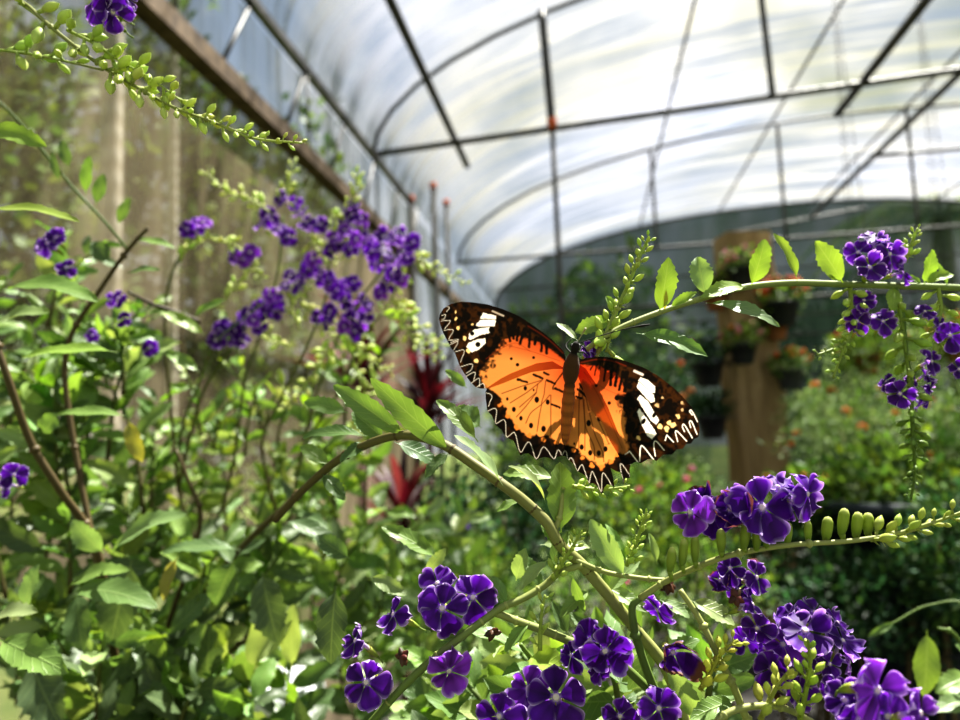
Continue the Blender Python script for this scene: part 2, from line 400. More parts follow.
def leaf(mb, base, tip, nrm, width, tint, fold=.35, arch_=.06, ser=.1, rows=20, pet=.12, twist=0.0, ripple=.04):
    base, tip = np.asarray(base, float), np.asarray(tip, float)
    D = tip - base; L = np.linalg.norm(D); d = D / L
    s = nz(np.cross(nrm, d)); n_ = np.cross(d, s)
    us = np.array([-1, -.55, 0, .55, 1.0]); t = np.linspace(0, 1, rows)
    tb = np.clip((t - pet) / (1 - pet), 0, 1)
    w = (tb ** .62) * ((1 - tb) ** .74) * 1.80
    w = np.maximum(w, .035 * (1 - tb))
    saw = np.interp(np.arange(rows) % 3, [0, 1, 2], [1.0, -.2, -1.0]) * ser * np.clip((tb - .28) * 4, 0, 1) * (tb < .97)
    ph = rnd.uniform(0, 6)
    V = np.zeros((rows, 5, 3)); Lv = np.zeros((rows, 5, 3))
    for j, u in enumerate(us):
        ww = w * (1 + saw * (1 if abs(u) > .9 else 0)) * width / 2
        rip = ripple * width * np.sin(t * 13 + ph + (2 if u > 0 else 0)) * (abs(u) ** 2) * (w > .1)
        tw = twist * t
        lift = fold * abs(u) * ww + rip
        lat = u * ww * math.cos(math.atan(fold))
        z = arch_ * L * 4 * t * (1 - t)
        V[:, j] = base + d * (L * t)[:, None] + s * (lat * np.cos(tw) - lift * np.sin(tw))[:, None] + n_ * (z + lift * np.cos(tw) + lat * np.sin(tw))[:, None]
        Lv[:, j, 0] = u; Lv[:, j, 1] = tb; Lv[:, j, 2] = ph
    f = [(i * 5 + j, i * 5 + j + 1, (i + 1) * 5 + j + 1, (i + 1) * 5 + j) for i in range(rows - 1) for j in range(4)]
    mb.add(V.reshape(-1, 3), f, np.asarray(tint), Lv.reshape(-1, 3))

TOCAM = camdir(0, 0, 1)
UP = np.array([0, 0, 1.0])
def hero_leaf(parent, bx, by, tx, ty, wpx, db, dt=None, tint='mid', face=(0, .45, 1), fold=.35, arch_=.05, ser=.1, twist=0.0, name='leaf', label=None, pet=.1, mbx=None):
    """A single leaf from its stalk to its tip; face: (sideways, up, towards the lens) blend of the upper side's direction."""
    dt = db if dt is None else dt
    a, b = at(bx, by, db), at(tx, ty, dt)
    d = nz(b - a); side = nz(np.cross(d, TOCAM))
    nrm = nz(side * face[0] + UP * face[1] + TOCAM * face[2])
    nrm = nz(nrm - d * nrm.dot(d))
    mb = mbx or MB(); leaf(mb, a, b, nrm, 1.35 * wpx / F * (db + dt) / 2, jit(PAL[tint], .08), fold, arch_, ser, 26, pet, twist)
    if mbx is None:
        o = mb.build(name, M_leaf, parent)
        if label: o['label'] = label
        return o

def branch(parent, pts, r0, r1, c0, c1=None, name='branch', n=6, M=None):
    """pts: (px, py, depth) triples."""
    P = catmull([at(*p) for p in pts], n); mb = MB()
    c1 = c0 if c1 is None else c1
    tube(mb, P, [r0, r1], np.array([c0, c1]), 8)
    # little nodes along the stem
    for k in range(5, len(P) - 4, 9):
        tube(mb, [P[k] - nz(P[k + 1] - P[k]) * r0 * .8, P[k], P[k] + nz(P[k + 1] - P[k]) * r0 * .8], [r0 * .8, r0 * 1.35, r0 * .8], np.asarray(c0) * 1.1, 8)
    mb.build(name, M or M_stem, parent); return P

GS, GS2, BR = srgb(98, 120, 56), srgb(150, 154, 92), srgb(92, 78, 48)

def shoot(mb, P, n, lmin, lmax, tints, spread=1.0, wr=.54, upb=.5):
    """Opposite leaf pairs along a stem polyline P."""
    P = np.asarray(P); seg = np.linspace(len(P) * .15, len(P) - 1, n)
    ang = rnd.uniform(0, 6.28)
    for i, s in enumerate(seg):
        k = int(s); k = min(k, len(P) - 2); p = P[k] + (P[k + 1] - P[k]) * (s - k); d = nz(P[k + 1] - P[k])
        a = nz(np.cross(d, (.2, .3, .9))); b = np.cross(d, a)
        for q in (0, 1):
            th = ang + i * 1.57 + q * math.pi + rnd.uniform(-.4, .4)
            o = a * math.cos(th) + b * math.sin(th)
            dr = nz(d * rnd.uniform(.3, .9) + o * spread + UP * rnd.uniform(-.35, .3))
            L = rnd.uniform(lmin, lmax) * (1 - .35 * i / max(1, n))
            nr = nz(UP * upb + TOCAM * rnd.uniform(.2, 1.3) + np.array([rnd.uniform(-.5, .5) for _ in range(3)]))
            nr = nz(nr - dr * nr.dot(dr) + 1e-6)
            leaf(mb, p, p + dr * L, nr, L * wr * rnd.uniform(.85, 1.15), jit(PAL[rnd.choice(tints)], .15), rnd.uniform(.15, .55), rnd.uniform(-.02, .12), rnd.uniform(.06, .13), 16, .1, rnd.uniform(-.5, .5))

# ------------------------------------------------------------------ flowers
VIO, VIO2, EDGE = srgb(70, 12, 122), srgb(132, 54, 190), srgb(222, 200, 244)
def corolla(seed, tone=1.0, mag=0.0, wilt=0.0):
    r = random.Random(seed); mb = MB(); R0 = 1.0
    for k in range(5):
        th = 2 * math.pi * k / 5 + r.uniform(-.22, .22) + math.pi / 2
        sc = r.uniform(.86, 1.06) * (1.16 if k in (2, 3) else .92); wd = r.uniform(.36, .54)
        curl = r.uniform(-.45, .5); tilt = r.uniform(-.35, .5) + wilt * r.uniform(.2, 1.0); rows, cols = 11, 9
        ph = r.uniform(0, 6)
        base = (VIO * (1 - mag) + srgb(150, 70, 200) * mag) * tone * r.uniform(.6, 1.5)
        V, Cc = [], []
        ts = [0, .12, .26, .4, .54, .66, .77, .86, .93, .965, 1.0]; uu = [-1, -.9, -.72, -.38, 0, .38, .72, .9, 1]
        for i, t in enumerate(ts):
            ww = wd * (.2 + .95 * math.sin(math.pi * min(1, t * .78 + .02)) ** 1.1) if t < .9 else wd * (.2 + .95 * math.sin(math.pi * (t * .78 + .02)) ** 1.1) * (1 - ((t - .9) / .1) ** 2 * .35)
            for j, u in enumerate(uu):
                x = .1 + t * sc * .92 - .1 * (u * u) * (t ** 3); y = u * ww * (.42 + .58 * min(1, t * 1.4))
                z = tilt * t * t * .8 + curl * t ** 4 * .5 - .12 * t + .11 * abs(u) ** 2 * t + .11 * math.sin(u * 4.5 + ph) * t * t + .085 * math.sin(9 * u + ph * 2) * t ** 3
                if wilt: z += wilt * .6 * t ** 2; x *= 1 - wilt * .35 * t
                V.append((x * math.cos(th) - y * math.sin(th), x * math.sin(th) + y * math.cos(th), z))
                e = max((t - .91) / .09, (abs(u) - .84) / .16 * min(1, max(0, t - .25) * 2.2), 0)
                c = base * (1 + .25 * math.sin(u * 3 + ph)) * (1.0 if abs(u) > .15 else .62)
                c = c * (1 - .5 * max(0, 1 - abs(t - .3) / .3)) + VIO2 * .18 * t
                if t < .1: c = srgb(150, 116, 196)
                if wilt > .5 and t > .8: e, c = 0, srgb(120, 84, 60)
                Cc.append(c * (1 - e * .95) + EDGE * e * .95)
        V = np.array(V); nc = len(uu)
        mb.add(V, [(i * nc + j, i * nc + j + 1, (i + 1) * nc + j + 1, (i + 1) * nc + j) for i in range(len(ts) - 1) for j in range(nc - 1)], np.array(Cc))
    lathe(mb, [(.001, .03), (.06, .05), (.1, .03), (.11, -.02)], (0, 0, 0), (0, 0, 1), srgb(236, 228, 214), 10)
    # floral tube behind the petals
    P = catmull([(0, 0, 0), (0, -.03, -.35), (0, -.14, -.75), (0, -.3, -1.05)], 4)
    tube(mb, P, [.15, .1, .1], np.array([srgb(190, 170, 220), srgb(186, 168, 210), srgb(204, 206, 150)]), 8)
    return mb
def calyx_mesh():
    mb = MB(); P = catmull([(0, -.24, -.92), (0, -.36, -1.2), (0, -.52, -1.5)], 4)
    tube(mb, P, [.17, .15, .08], np.array([srgb(186, 190, 92), srgb(150, 168, 66), srgb(120, 142, 54)]), 8)
    tube(mb, catmull([(0, -.52, -1.5), (0, -.62, -1.66), (.05, -.8, -1.8)], 3), [.05, .04], srgb(126, 146, 60), 6)
    for k in range(5):
        a = 2 * math.pi * k / 5
        tube(mb, [(.14 * math.cos(a), -.25 + .14 * math.sin(a), -.93), (.19 * math.cos(a), -.2 + .19 * math.sin(a), -.8)], [.04, .008], srgb(196, 196, 104), 5)
    return mb
COR = [corolla(i).mesh('flower', M_petal) for i in range(10)]
CORM = [corolla(20 + i, 1.25, .45).mesh('flower', M_petal) for i in range(2)]
CORW = [corolla(30 + i, .7, 0, .8).mesh('flower', M_petal) for i in range(2)]
CAL = calyx_mesh().mesh('calyx', M_bud)
def flower(parent, px, py, rpx, d, face=(0, .2, 1), roll=None, var='n', calyx=True, label=None):
    """face: where the open face looks, in (right, up, towards the lens)."""
    src = dict(n=COR, m=CORM, w=CORW)[var]
    me = src[rnd.randrange(len(src))]
    zax = Vector(camdir(*(np.array(face, float) + [rnd.uniform(-.28, .28) for _ in range(3)]))); th = rnd.uniform(0, 6.28) if roll is None else math.radians(roll)
    # keep the tube bending downwards
    down = Vector((0, 0, -1)); y = -(down - zax * down.dot(zax)); y = y.normalized() if y.length > 1e-3 else Vector(camdir(0, 1, 0))
    x = y.cross(zax)
    Mr = Matrix((x, y, zax)).transposed()
    if roll is not None or True: Mr = Mr @ Matrix.Rotation(th * .22 if roll is None else th, 3, 'Z')
    s = rpx / F * d; c = at(px, py, d) - np.array(parent.location)
    o = bpy.data.objects.new('flower', me); C.objects.link(o); o.parent = parent
    o.matrix_basis = Matrix.Translation(Vector(c)) @ Mr.to_4x4() @ Matrix.Diagonal((s, s, s, 1))
    if label: o['label'] = label
    if calyx:
        k = bpy.data.objects.new('calyx', CAL); C.objects.link(k); k.parent = o
    return o

def spike(parent, pts, nb, b0, b1, d_axis=.0009, tint=None, name='bud_spike', open_=1.0):
    """A flowering spike of green buds, large at its foot, tiny at its tip; pts (px, py, depth)."""
    P = catmull([at(*p) for p in pts], 8); mb = MB(); tint = srgb(176, 194, 96) if tint is None else tint
    tube(mb, P, [d_axis, d_axis * .5], tint * .8, 6)
    n = len(P)
    for i in range(nb):
        f = (i + .5) / nb; k = min(int(f * (n - 1)), n - 2); p = P[k] + (P[k + 1] - P[k]) * (f * (n - 1) - k); d = nz(P[k + 1] - P[k])
        a = nz(np.cross(d, UP + .01)); b = np.cross(a, d); th = i * 2.4 + rnd.uniform(-.3, .3)
        o = nz(a * math.cos(th) + b * math.sin(th)); L = (b0 * (1 - f) + b1 * f) * rnd.uniform(.8, 1.2)
        dr = nz(d * .9 + o * open_ + UP * .35); st = p + o * d_axis
        tube(mb, [p, st + dr * L * .35], [L * .08, L * .1], tint * .85, 5)
        ellipsoid(mb, st + dr * L * .75, dr, L * .24, L, jit(tint * .9, .1), 6, 5, jit(np.minimum(tint * 1.25, 1), .08))
        br = nz(d * .2 - o * .4 + o)
        tube(mb, [p, p + br * L * .55 - UP * L * .15], [L * .07, L * .01], tint, 4)
    return mb.build(name, M_bud, parent)

exec_parts = []
# ================================================================== BUTTERFLY
BD = 0.25
def poly_mask(P, poly, soft=1.0):
    poly = np.asarray(poly, float); n = len(poly); ins = np.zeros(len(P), bool); dist = np.full(len(P), 1e9)
    for i in range(n):
        a, b = poly[i], poly[(i + 1) % n]
        c = ((a[1] > P[:, 1]) != (b[1] > P[:, 1]))
        with np.errstate(divide='ignore', invalid='ignore'):
            xi = (b[0] - a[0]) * (P[:, 1] - a[1]) / (b[1] - a[1] + 1e-12) + a[0]
        ins ^= c & (P[:, 0] < xi)
        ab = b - a; t = np.clip(((P - a) @ ab) / (ab @ ab + 1e-12), 0, 1)
        dist = np.minimum(dist, np.linalg.norm(P - a - t[:, None] * ab, axis=1))
    sd = np.where(ins, dist, -dist)
    return np.clip(sd / soft + .5, 0, 1)
def stroke_mask(P, pts, wdt, soft=.5):
    pts = np.asarray(pts, float)
    if len(pts) > 3 or (len(pts) == 3 and wdt < .9): pts = catmull(pts, 5)
    dist = np.full(len(P), 1e9)
    for a, b in zip(pts[:-1], pts[1:]):
        ab = b - a; t = np.clip(((P - a) @ ab) / (ab @ ab + 1e-12), 0, 1)
        dist = np.minimum(dist, np.linalg.norm(P - a - t[:, None] * ab, axis=1))
    return np.clip((wdt / 2 - dist) / soft + .5, 0, 1)
def vnoise(P, s, seed=0):
    Q = P / s; i = np.floor(Q).astype(int); f = Q - i; f = f * f * (3 - 2 * f)
    def h(a, b):
        v = np.sin(a * 127.1 + b * 311.7 + seed * 17.3) * 43758.5453; return v - np.floor(v)
    return (h(i[:, 0], i[:, 1]) * (1 - f[:, 0]) + h(i[:, 0] + 1, i[:, 1]) * f[:, 0]) * (1 - f[:, 1]) + (h(i[:, 0], i[:, 1] + 1) * (1 - f[:, 0]) + h(i[:, 0] + 1, i[:, 1] + 1) * f[:, 0]) * f[:, 1]

def cz(x0, y0, pts, k=9.6): return [(x0 + a / k, y0 + b / k) for a, b in pts]
BLK, BRN, WHT, ORG, RED, AMB, CRM = srgb(13, 8, 7), srgb(60, 34, 12), srgb(255, 253, 248), srgb(202, 120, 52), srgb(178, 60, 24), srgb(204, 134, 70), srgb(246, 214, 150)
AX0, AX1 = np.array([575.0, 350.0]), np.array([565.0, 443.0])
def wing_place(P, side, off, dih):
    ax = AX1 - AX0; ax /= np.linalg.norm(ax); nr = np.array([-ax[1], ax[0]])
    s = (P - AX0) @ nr; a = (P - AX0) @ ax
    dep = BD + off - math.tan(dih) * np.abs(s) / F * BD + .00006 * (a - 40)
    cs = np.stack([(P[:, 0] - 480) / F * dep, (360 - P[:, 1]) / F * dep, -dep], 1)
    return CAM + cs @ R.T
def wing(name, outline, paint, off, dih, parent, step=.75):
    o = np.asarray(outline, float); pts = []
    for i in range(len(o)):
        a, b = o[i], o[(i + 1) % len(o)]; k = max(1, int(np.linalg.norm(b - a) / step))
        for q in range(k): pts.append(a + (b - a) * q / k)
    nb = len(pts); lo, hi = o.min(0), o.max(0)
    gx, gy = np.meshgrid(np.arange(lo[0], hi[0], step), np.arange(lo[1], hi[1], step)); gx = gx + (np.arange(gx.shape[0]) % 2)[:, None] * step / 2
    G = np.stack([gx.ravel(), gy.ravel()], 1)
    m = poly_mask(G, o, 1e-6) > .5
    for_edge = poly_mask(G, o, step * 1.2) > .95
    G = G[m & for_edge]
    allp = [Vector(p) for p in pts] + [Vector(p) for p in G]
    res = delaunay_2d_cdt(allp, [(i, (i + 1) % nb) for i in range(nb)], [list(range(nb))], 1, 1e-5)
    P = np.array([tuple(v) for v in res[0]])
    mb = MB(); mb.add(wing_place(P, 0, off, dih), res[2], paint(P))
    return mb.build(name, M_wing, parent)
def lay(col, m, c): return col * (1 - m[:, None]) + np.asarray(c) * m[:, None]
def speck(P, amp=1.2, s=3.0): return P + np.stack([vnoise(P, s, 1) - .5, vnoise(P, s, 2) - .5], 1) * 2 * amp

# --- left forewing
LF = [(566, 360), (563.3, 350.8), (553, 340.4), (542.5, 332), (529, 322.6), (518.5, 315.8), (503, 309.2), (487.3, 304.4), (471.7, 302.2), (461.3, 301.8), (450.8, 303.9), (443.5, 308.5), (439.6, 314.8), (438.9, 319),
      (440.4, 325.2), (443.5, 333.5), (448.8, 343), (451.5, 348), (455, 353.3), (457.2, 359), (459.8, 366), (463, 371.5), (467.2, 377.5), (470.5, 382), (475.5, 387), (480, 388.5), (488.5, 388.5), (501, 384), (511, 380), (521.7, 375.8), (532, 372), (542.5, 370.6), (553, 369), (563, 369)]
def paint_LF(P):
    Q = speck(P, 1.0, 2.5)
    nb = vnoise(P, 5, 4) * .6 + vnoise(P, 2, 9) * .4
    col = BLK + (BRN - BLK) * (np.clip((nb - .42) * 3.2, 0, 1) * .75)[:, None]
    og = [(566, 362), (557, 355), (548, 348), (536, 342), (526, 338.5), (516, 336.5), (508, 338), (502, 341), (497, 349), (491, 356), (486, 364), (479.5, 372), (482, 381), (488, 390), (501, 386), (521, 378), (553, 371), (566, 371)]
    t = np.clip((562 - P[:, 0]) / 60 + np.clip((P[:, 1] - 352) / 40, -.2, .3), 0, 1)
    oc = RED * (1 - t)[:, None] + AMB * t[:, None]
    low = np.clip((P[:, 1] - (349 + (562 - P[:, 0]) * .0)) / 12, 0, 1)
    oc = oc * (.55 + .45 * low)[:, None] + (RED * (1 - low[:, None]) * .45)
    m = poly_mask(Q, og, 2.2); col = col * (1 - m[:, None]) + oc * m[:, None]
    # dark cell bars hanging from the costa
    for a in ([(507, 322), (510, 341)], [(513, 325), (513.5, 338.5)], [(518.5, 327), (517, 340)], [(524, 330), (520, 343.5)], [(530, 333), (529, 346.7)], [(536, 337), (535, 344)], [(541.5, 340), (541.5, 351)], [(546.7, 344), (546.7, 353)]):
        col = lay(col, stroke_mask(speck(P, .4, 2), a, 3.0, 1.2), BLK)
    col = lay(col, poly_mask(P, [(566, 358), (563, 349), (542, 330), (518, 314), (488, 303), (470, 301), (470, 304), (500, 312), (520, 322), (540, 337), (556, 351)], 1.2) * .9, BLK)
    col = lay(col, stroke_mask(P, [(563, 353), (552, 342.5), (541, 334), (528, 326)], 1.2, 1) * .6, srgb(90, 30, 14))
    # sooty blotches between the orange field and the dark tip
    for x, y, r_ in ((497, 349, 6), (490, 357, 6.5), (503, 344, 4.5), (484, 367, 5), (479, 379, 4), (493, 365, 3.5), (486, 377, 2.6), (510, 347, 2.6)):
        b_ = np.clip((r_ - np.linalg.norm(speck(P, 1.6, 2.2) - (x, y), axis=1)) / 2.4 + .3, 0, 1) * np.clip(vnoise(P, 2.2, 31) * 2.2 - .2, 0, 1)
        col = lay(col, b_ * .9, BLK)
    # white band
    for p in ([(510, 172), (636, 200), (633, 234), (482, 224)], [(482, 238), (630, 238), (622, 300), (470, 310), (438, 292)], [(420, 335), (572, 308), (578, 362), (470, 388), (390, 432), (368, 420), (378, 370)], [(470, 425), (530, 415), (535, 460), (470, 520), (400, 552), (348, 492), (378, 455)]):
        col = lay(col, poly_mask(speck(P, .35, 1.6), cz(430, 295, p), .7), WHT)
    for a in ([(485, 231), (632, 236)], [(440, 300), (620, 304)], [(380, 436), (580, 370)]): col = lay(col, stroke_mask(P, cz(430, 295, a), .7, .5) * .8, BLK)
    col = lay(col, stroke_mask(P, cz(430, 295, [(600, 155), (705, 200)]), 1.6, .8) * .8, srgb(190, 180, 170))
    for x, y, r in ((405, 370, 22), (460, 475, 26), (592, 335, 30), (385, 285, 36), (640, 430, 40), (520, 590, 48), (350, 205, 42)): col = lay(col, np.clip((r / 9.6 - np.linalg.norm(P - cz(430, 295, [(x, y)])[0], axis=1)) / .8 + .5, 0, 1), BLK)
    for x, y, r in ((245, 160, 11), (250, 225, 15), (270, 318, 17), (330, 412, 18), (372, 535, 22), (440, 632, 20), (405, 285, 14)): col = lay(col, np.clip((r / 9.6 - np.linalg.norm(Q - cz(430, 295, [(x, y)])[0], axis=1)) / .9 + .5, 0, 1) * .9, CRM)
    # margin zigzag
    for z in ([(140, 105), (185, 120), (160, 160)], [(115, 195), (150, 190), (135, 230), (112, 235)], [(105, 250), (195, 248), (140, 325)], [(135, 338), (222, 335), (182, 420)], [(175, 435), (275, 428), (200, 455)], [(195, 475), (268, 448), (232, 525)], [(240, 545), (328, 532), (292, 645)], [(290, 690), (400, 662), (398, 715), (350, 750)], [(330, 790), (430, 740), (420, 820)], [(385, 855), (470, 800), (475, 880)], [(440, 890), (510, 850), (530, 905)]):
        col = lay(col, stroke_mask(P, cz(430, 295, z), .5, .5) * .62, WHT)
    for z in ([(486, 359), (497, 351), (515, 343), (530, 351)], [(560, 361), (530, 351), (510, 346)], ):
        col = lay(col, stroke_mask(P, z, .7, .7) * .55, srgb(120, 40, 14))
    for x, y, r in ((511.3, 358.7, 1.5), (517.5, 364.7, 1.8), (533.6, 357.6, 1.5)): col = lay(col, np.clip((r - np.linalg.norm(P - (x, y), axis=1)) / .8 + .5, 0, 1), BLK)
    return col
# --- left hindwing
LH = [(567, 368), (553, 359.7), (537, 361.8), (526, 366), (511, 372), (500.8, 377.4), (488, 386), (485.5, 392), (485.8, 399), (487.4, 411), (492, 415.5), (495.4, 424.7), (501.5, 430), (506.4, 437.7), (513.5, 440.5), (516, 446), (520.6, 455.6), (524, 453.6), (528.5, 453.4), (533, 456.5), (536.6, 460.4), (540, 458), (545, 457), (549.5, 458), (554, 460.4), (557, 457), (559.5, 456.4), (562, 456.2), (565, 456), (568, 450), (569, 440), (572, 400), (573, 372)]
def paint_H(P, inner_dark, bright, zig, dots, veins, bars, spots, c0, span):
    Q = speck(P, .9, 2.2)
    t = np.clip(np.linalg.norm(P - c0, axis=1) / (span * .72), 0, 1) ** .8
    col = RED * (1 - t)[:, None] + AMB * t[:, None]
    col = col * (.9 + .2 * vnoise(P, 9, 3))[:, None]
    for v in veins: col = lay(col, stroke_mask(P, v, 1.0, .8) * .85, srgb(74, 30, 12))
    for b in bars: col = lay(col, stroke_mask(speck(P, .4, 2), b, 2.5, .9), srgb(28, 14, 8))
    m = poly_mask(Q, inner_dark, 1.6); col = lay(col, m, BLK)
    col = lay(col, m * np.clip((vnoise(P, 4, 8) - .6) * 4, 0, 1) * .35, BRN)
    for x, y, r in spots: col = lay(col, np.clip((r - np.linalg.norm(Q - (x, y), axis=1)) / 1.2 + .5, 0, 1), ORG if r < 3 else AMB)
    for x, y, r in dots: col = lay(col, np.clip((r * 1.3 - np.linalg.norm((P - (x, y)) * (1.15, .85), axis=1)) / .7 + .5, 0, 1), BLK)
    for z in zig: col = lay(col, stroke_mask(P, z, .5, .5) * .62, WHT)
    return col
def paint_LH(P):
    c = lambda p: cz(480, 395, p); b = lambda p: cz(480, 330, p)
    dark = c([(0, -120), (110, -50), (165, 0), (212, 40), (208, 92), (262, 130), (250, 185), (300, 225), (340, 290), (385, 330), (440, 385), (505, 395), (545, 370), (580, 400), (640, 385), (700, 420), (780, 465), (830, 480), (870, 480), (900, 900), (-100, 900)])
    return paint_H(P, dark, 1, [c([(60, -20), (95, -10), (115, 15), (95, 70), (82, 110)]), c([(75, 155), (130, 130), (160, 150), (150, 270), (215, 240), (245, 262), (255, 400), (320, 360), (345, 390), (388, 550), (455, 455), (490, 480), (540, 612), (600, 505), (640, 520), (710, 612), (745, 530), (775, 550), (785, 580), (812, 535), (835, 560)])],
        [(480 + x / 9.6, 395 + y / 9.6, r / 9.6) for x, y, r in ((262, 38, 11), (325, 138, 17), (393, 223, 15), (490, 293, 18), (610, 325, 20), (545, 45, 20), (650, 68, 17), (435, -65, 15), (515, -48, 8))],
        [b([(600, 480), (400, 540), (210, 610)]), b([(590, 490), (450, 600), (290, 700)]), b([(555, 520), (540, 600), (380, 740)]), c([(540, -20), (440, 110), (350, 210)]), c([(670, 0), (590, 90), (490, 170), (440, 270)]), c([(592, 90), (570, 200), (548, 350)]), c([(680, 0), (680, 180), (680, 400)]), b([(630, 490), (615, 620), (590, 700)])],
        [b([(515, 430), (600, 465)]), b([(615, 410), (655, 430)]), b([(640, 480), (720, 515)]), b([(725, 560), (790, 592)]), b([(360, 475), (450, 500)]), c([(690, 90), (765, 120)])],
        [(500.3, 405, 1.9), (507.5, 416.3, 1.9), (516.5, 427.6, 2.4), (529.5, 435.3, 2.4), (543.6, 439.8, 2.2), (556, 442.6, 2.2), (505, 386, 3.2)], (566, 374), 62)
# --- right wings
RF = [(574, 362), (580, 360.2), (585.4, 358.2), (597, 356.5), (608, 357), (621, 359.4), (633, 363.6), (644.5, 368), (657, 375.2), (672.5, 386.8), (683, 397), (692.3, 407.7), (697.5, 418.5), (699.6, 429), (698.4, 437), (694, 439), (691, 443.5), (686, 444), (683, 448.5), (676.5, 449.5), (672, 454.5), (663, 454.5), (656.5, 461), (652, 458.8), (647.5, 459.4), (640.5, 463.2), (636, 461.6), (631.5, 464), (626, 465), (621.5, 461.7), (616.8, 452), (610, 441), (602.7, 423), (591.7, 410), (584.4, 393), (578, 376)]
def paint_RF(P):
    Q = speck(P, 1.0, 2.5)
    nb = vnoise(P, 5, 14) * .6 + vnoise(P, 2, 19) * .4
    col = BLK + (BRN - BLK) * (np.clip((nb - .42) * 3.2, 0, 1) * .75)[:, None]
    og = [(574, 362), (586, 366), (591, 366), (598, 365), (607, 370), (616, 374), (621, 380), (626, 393), (617, 396), (621, 404), (626.5, 419), (625, 432), (627, 436), (629, 446), (626, 454), (616, 453), (609, 441), (602, 423), (591, 411), (583, 393), (576, 377)]
    t = np.clip((P[:, 1] - 376) / 45, 0, 1); oc = RED * (1 - t)[:, None] + AMB * .95 * t[:, None]
    m = poly_mask(Q, og, 2.0); col = col * (1 - m[:, None]) + oc * m[:, None]
    k = lambda p: cz(550, 335, p); c5 = lambda p: cz(610, 365, p); c6 = lambda p: cz(560, 420, p)
    for a, wd in (([(415, 285), (388, 335)], 1.4), ([(445, 290), (430, 385)], 1.6), ([(480, 270), (478, 320)], 1.6), ([(535, 285), (520, 440)], 2.2), ([(595, 285), (580, 475)], 3.2), ([(655, 300), (625, 485)], 3.4), ([(700, 350), (665, 525)], 2.8), ([(745, 360), (715, 540)], 3.4)):
        col = lay(col, stroke_mask(speck(P, .4, 2), k(a), wd, 1.0), BLK)
    col = lay(col, poly_mask(P, [(578, 361), (597, 355), (620, 358), (648, 368), (650, 373), (625, 366), (606, 362), (590, 363)], 1.2) * .9, BLK)
    col = lay(col, stroke_mask(P, [(581, 362.5), (597, 359.5), (612, 361), (626, 366)], 1.2, 1) * .7, srgb(100, 34, 16))
    for x, y, r_ in ((622, 404, 5), (620, 397, 5), (626, 415, 4), (628, 425, 3.5), (619, 411, 3), (628, 442, 3)):
        b_ = np.clip((r_ - np.linalg.norm(speck(P, 1.6, 2.2) - (x, y), axis=1)) / 2.4 + .3, 0, 1) * np.clip(vnoise(P, 2.2, 33) * 2.2 - .2, 0, 1)
        col = lay(col, b_ * .9, BLK)
    for p in ([(290, 118), (370, 148), (432, 208), (432, 265), (402, 270), (275, 150)], [(275, 160), (420, 288), (428, 350), (390, 362), (258, 215)], [(285, 285), (362, 348), (402, 420), (472, 530), (442, 572), (390, 530), (262, 325)], [(280, 418), (342, 500), (422, 620), (447, 660), (402, 712), (358, 680), (300, 560), (262, 450)]):
        col = lay(col, poly_mask(speck(P, .35, 1.6), c5(p), .7), WHT)
    for a in ([(278, 155), (425, 282)], [(258, 218), (392, 368)], [(268, 330), (440, 570)]): col = lay(col, stroke_mask(P, c5(a), .6, .5) * .6, BLK)
    col = lay(col, stroke_mask(P, c5([(235, 58), (312, 92)]), 2.4, .9), srgb(206, 200, 200))
    for x, y, r in ((425, 480, 24), (322, 540, 26), (492, 545, 24), (560, 370, 44), (505, 440, 40), (205, 330, 34), (268, 280, 28), (195, 600, 52), (250, 650, 40), (600, 450, 36)): col = lay(col, np.clip((r / 9.6 - np.linalg.norm((P - c5([(x, y)])[0]) @ np.array([[.85, -.5], [.5, .85]]) * (1.3, .8), axis=1)) / .8 + .5, 0, 1), BLK)
    for x, y, r in ((480, 592, 26), (545, 612, 24), (605, 580, 26), (570, 555, 20), (655, 492, 20), (690, 430, 15), (692, 365, 15), (270, 700, 22), (455, 385, 18), (500, 315, 12)): col = lay(col, np.clip((r / 9.6 - np.linalg.norm(Q - c5([(x, y)])[0], axis=1)) / 1.0 + .5, 0, 1) * .9, CRM if r > 18 else srgb(200, 170, 130))
    for z in (c6([(625, 330), (668, 300), (748, 405)]), c6([(765, 395), (772, 268), (800, 256), (898, 380)]), c6([(915, 345), (900, 232), (925, 205), (1000, 290)]), c5([(530, 725), (545, 672), (610, 740)]), c5([(650, 735), (628, 645), (650, 640), (735, 730)]), c5([(715, 640), (695, 592), (715, 575), (790, 700)]), c5([(775, 600), (762, 548), (785, 545), (835, 665)]), c5([(790, 480), (765, 445), (785, 440), (840, 545)])):
        col = lay(col, stroke_mask(P, z, .9, .55), WHT)
    for z in ([(584, 372), (596, 383), (612, 392), (624, 396)], [(584, 372), (597, 393), (612, 425), (622, 448)]): col = lay(col, stroke_mask(P, z, .7, .7) * .5, srgb(120, 40, 14))
    for x, y, r in ((596.2, 385.6, 1.6), (609.2, 403, 1.8), (617, 398, 2.6)): col = lay(col, np.clip((r - np.linalg.norm(P - (x, y), axis=1)) / .8 + .5, 0, 1), BLK)
    return col
RH = [(570, 372), (568, 400), (566, 430), (564, 445), (564.5, 455), (567.5, 459), (571, 461.5), (574, 464.5), (577.2, 471), (582, 473.6), (585.5, 476), (589.2, 484), (592.5, 483), (596, 485), (602, 495), (604, 488), (607, 484.6), (611, 485), (614.6, 487.5), (613, 477), (610.5, 468), (616.8, 471.5), (620.4, 472), (622.5, 478), (624, 484.5), (625, 477.8), (630, 478.2), (629.5, 470), (631, 463), (626, 450), (618, 430), (608, 405), (596, 382), (586, 367), (578, 362)]
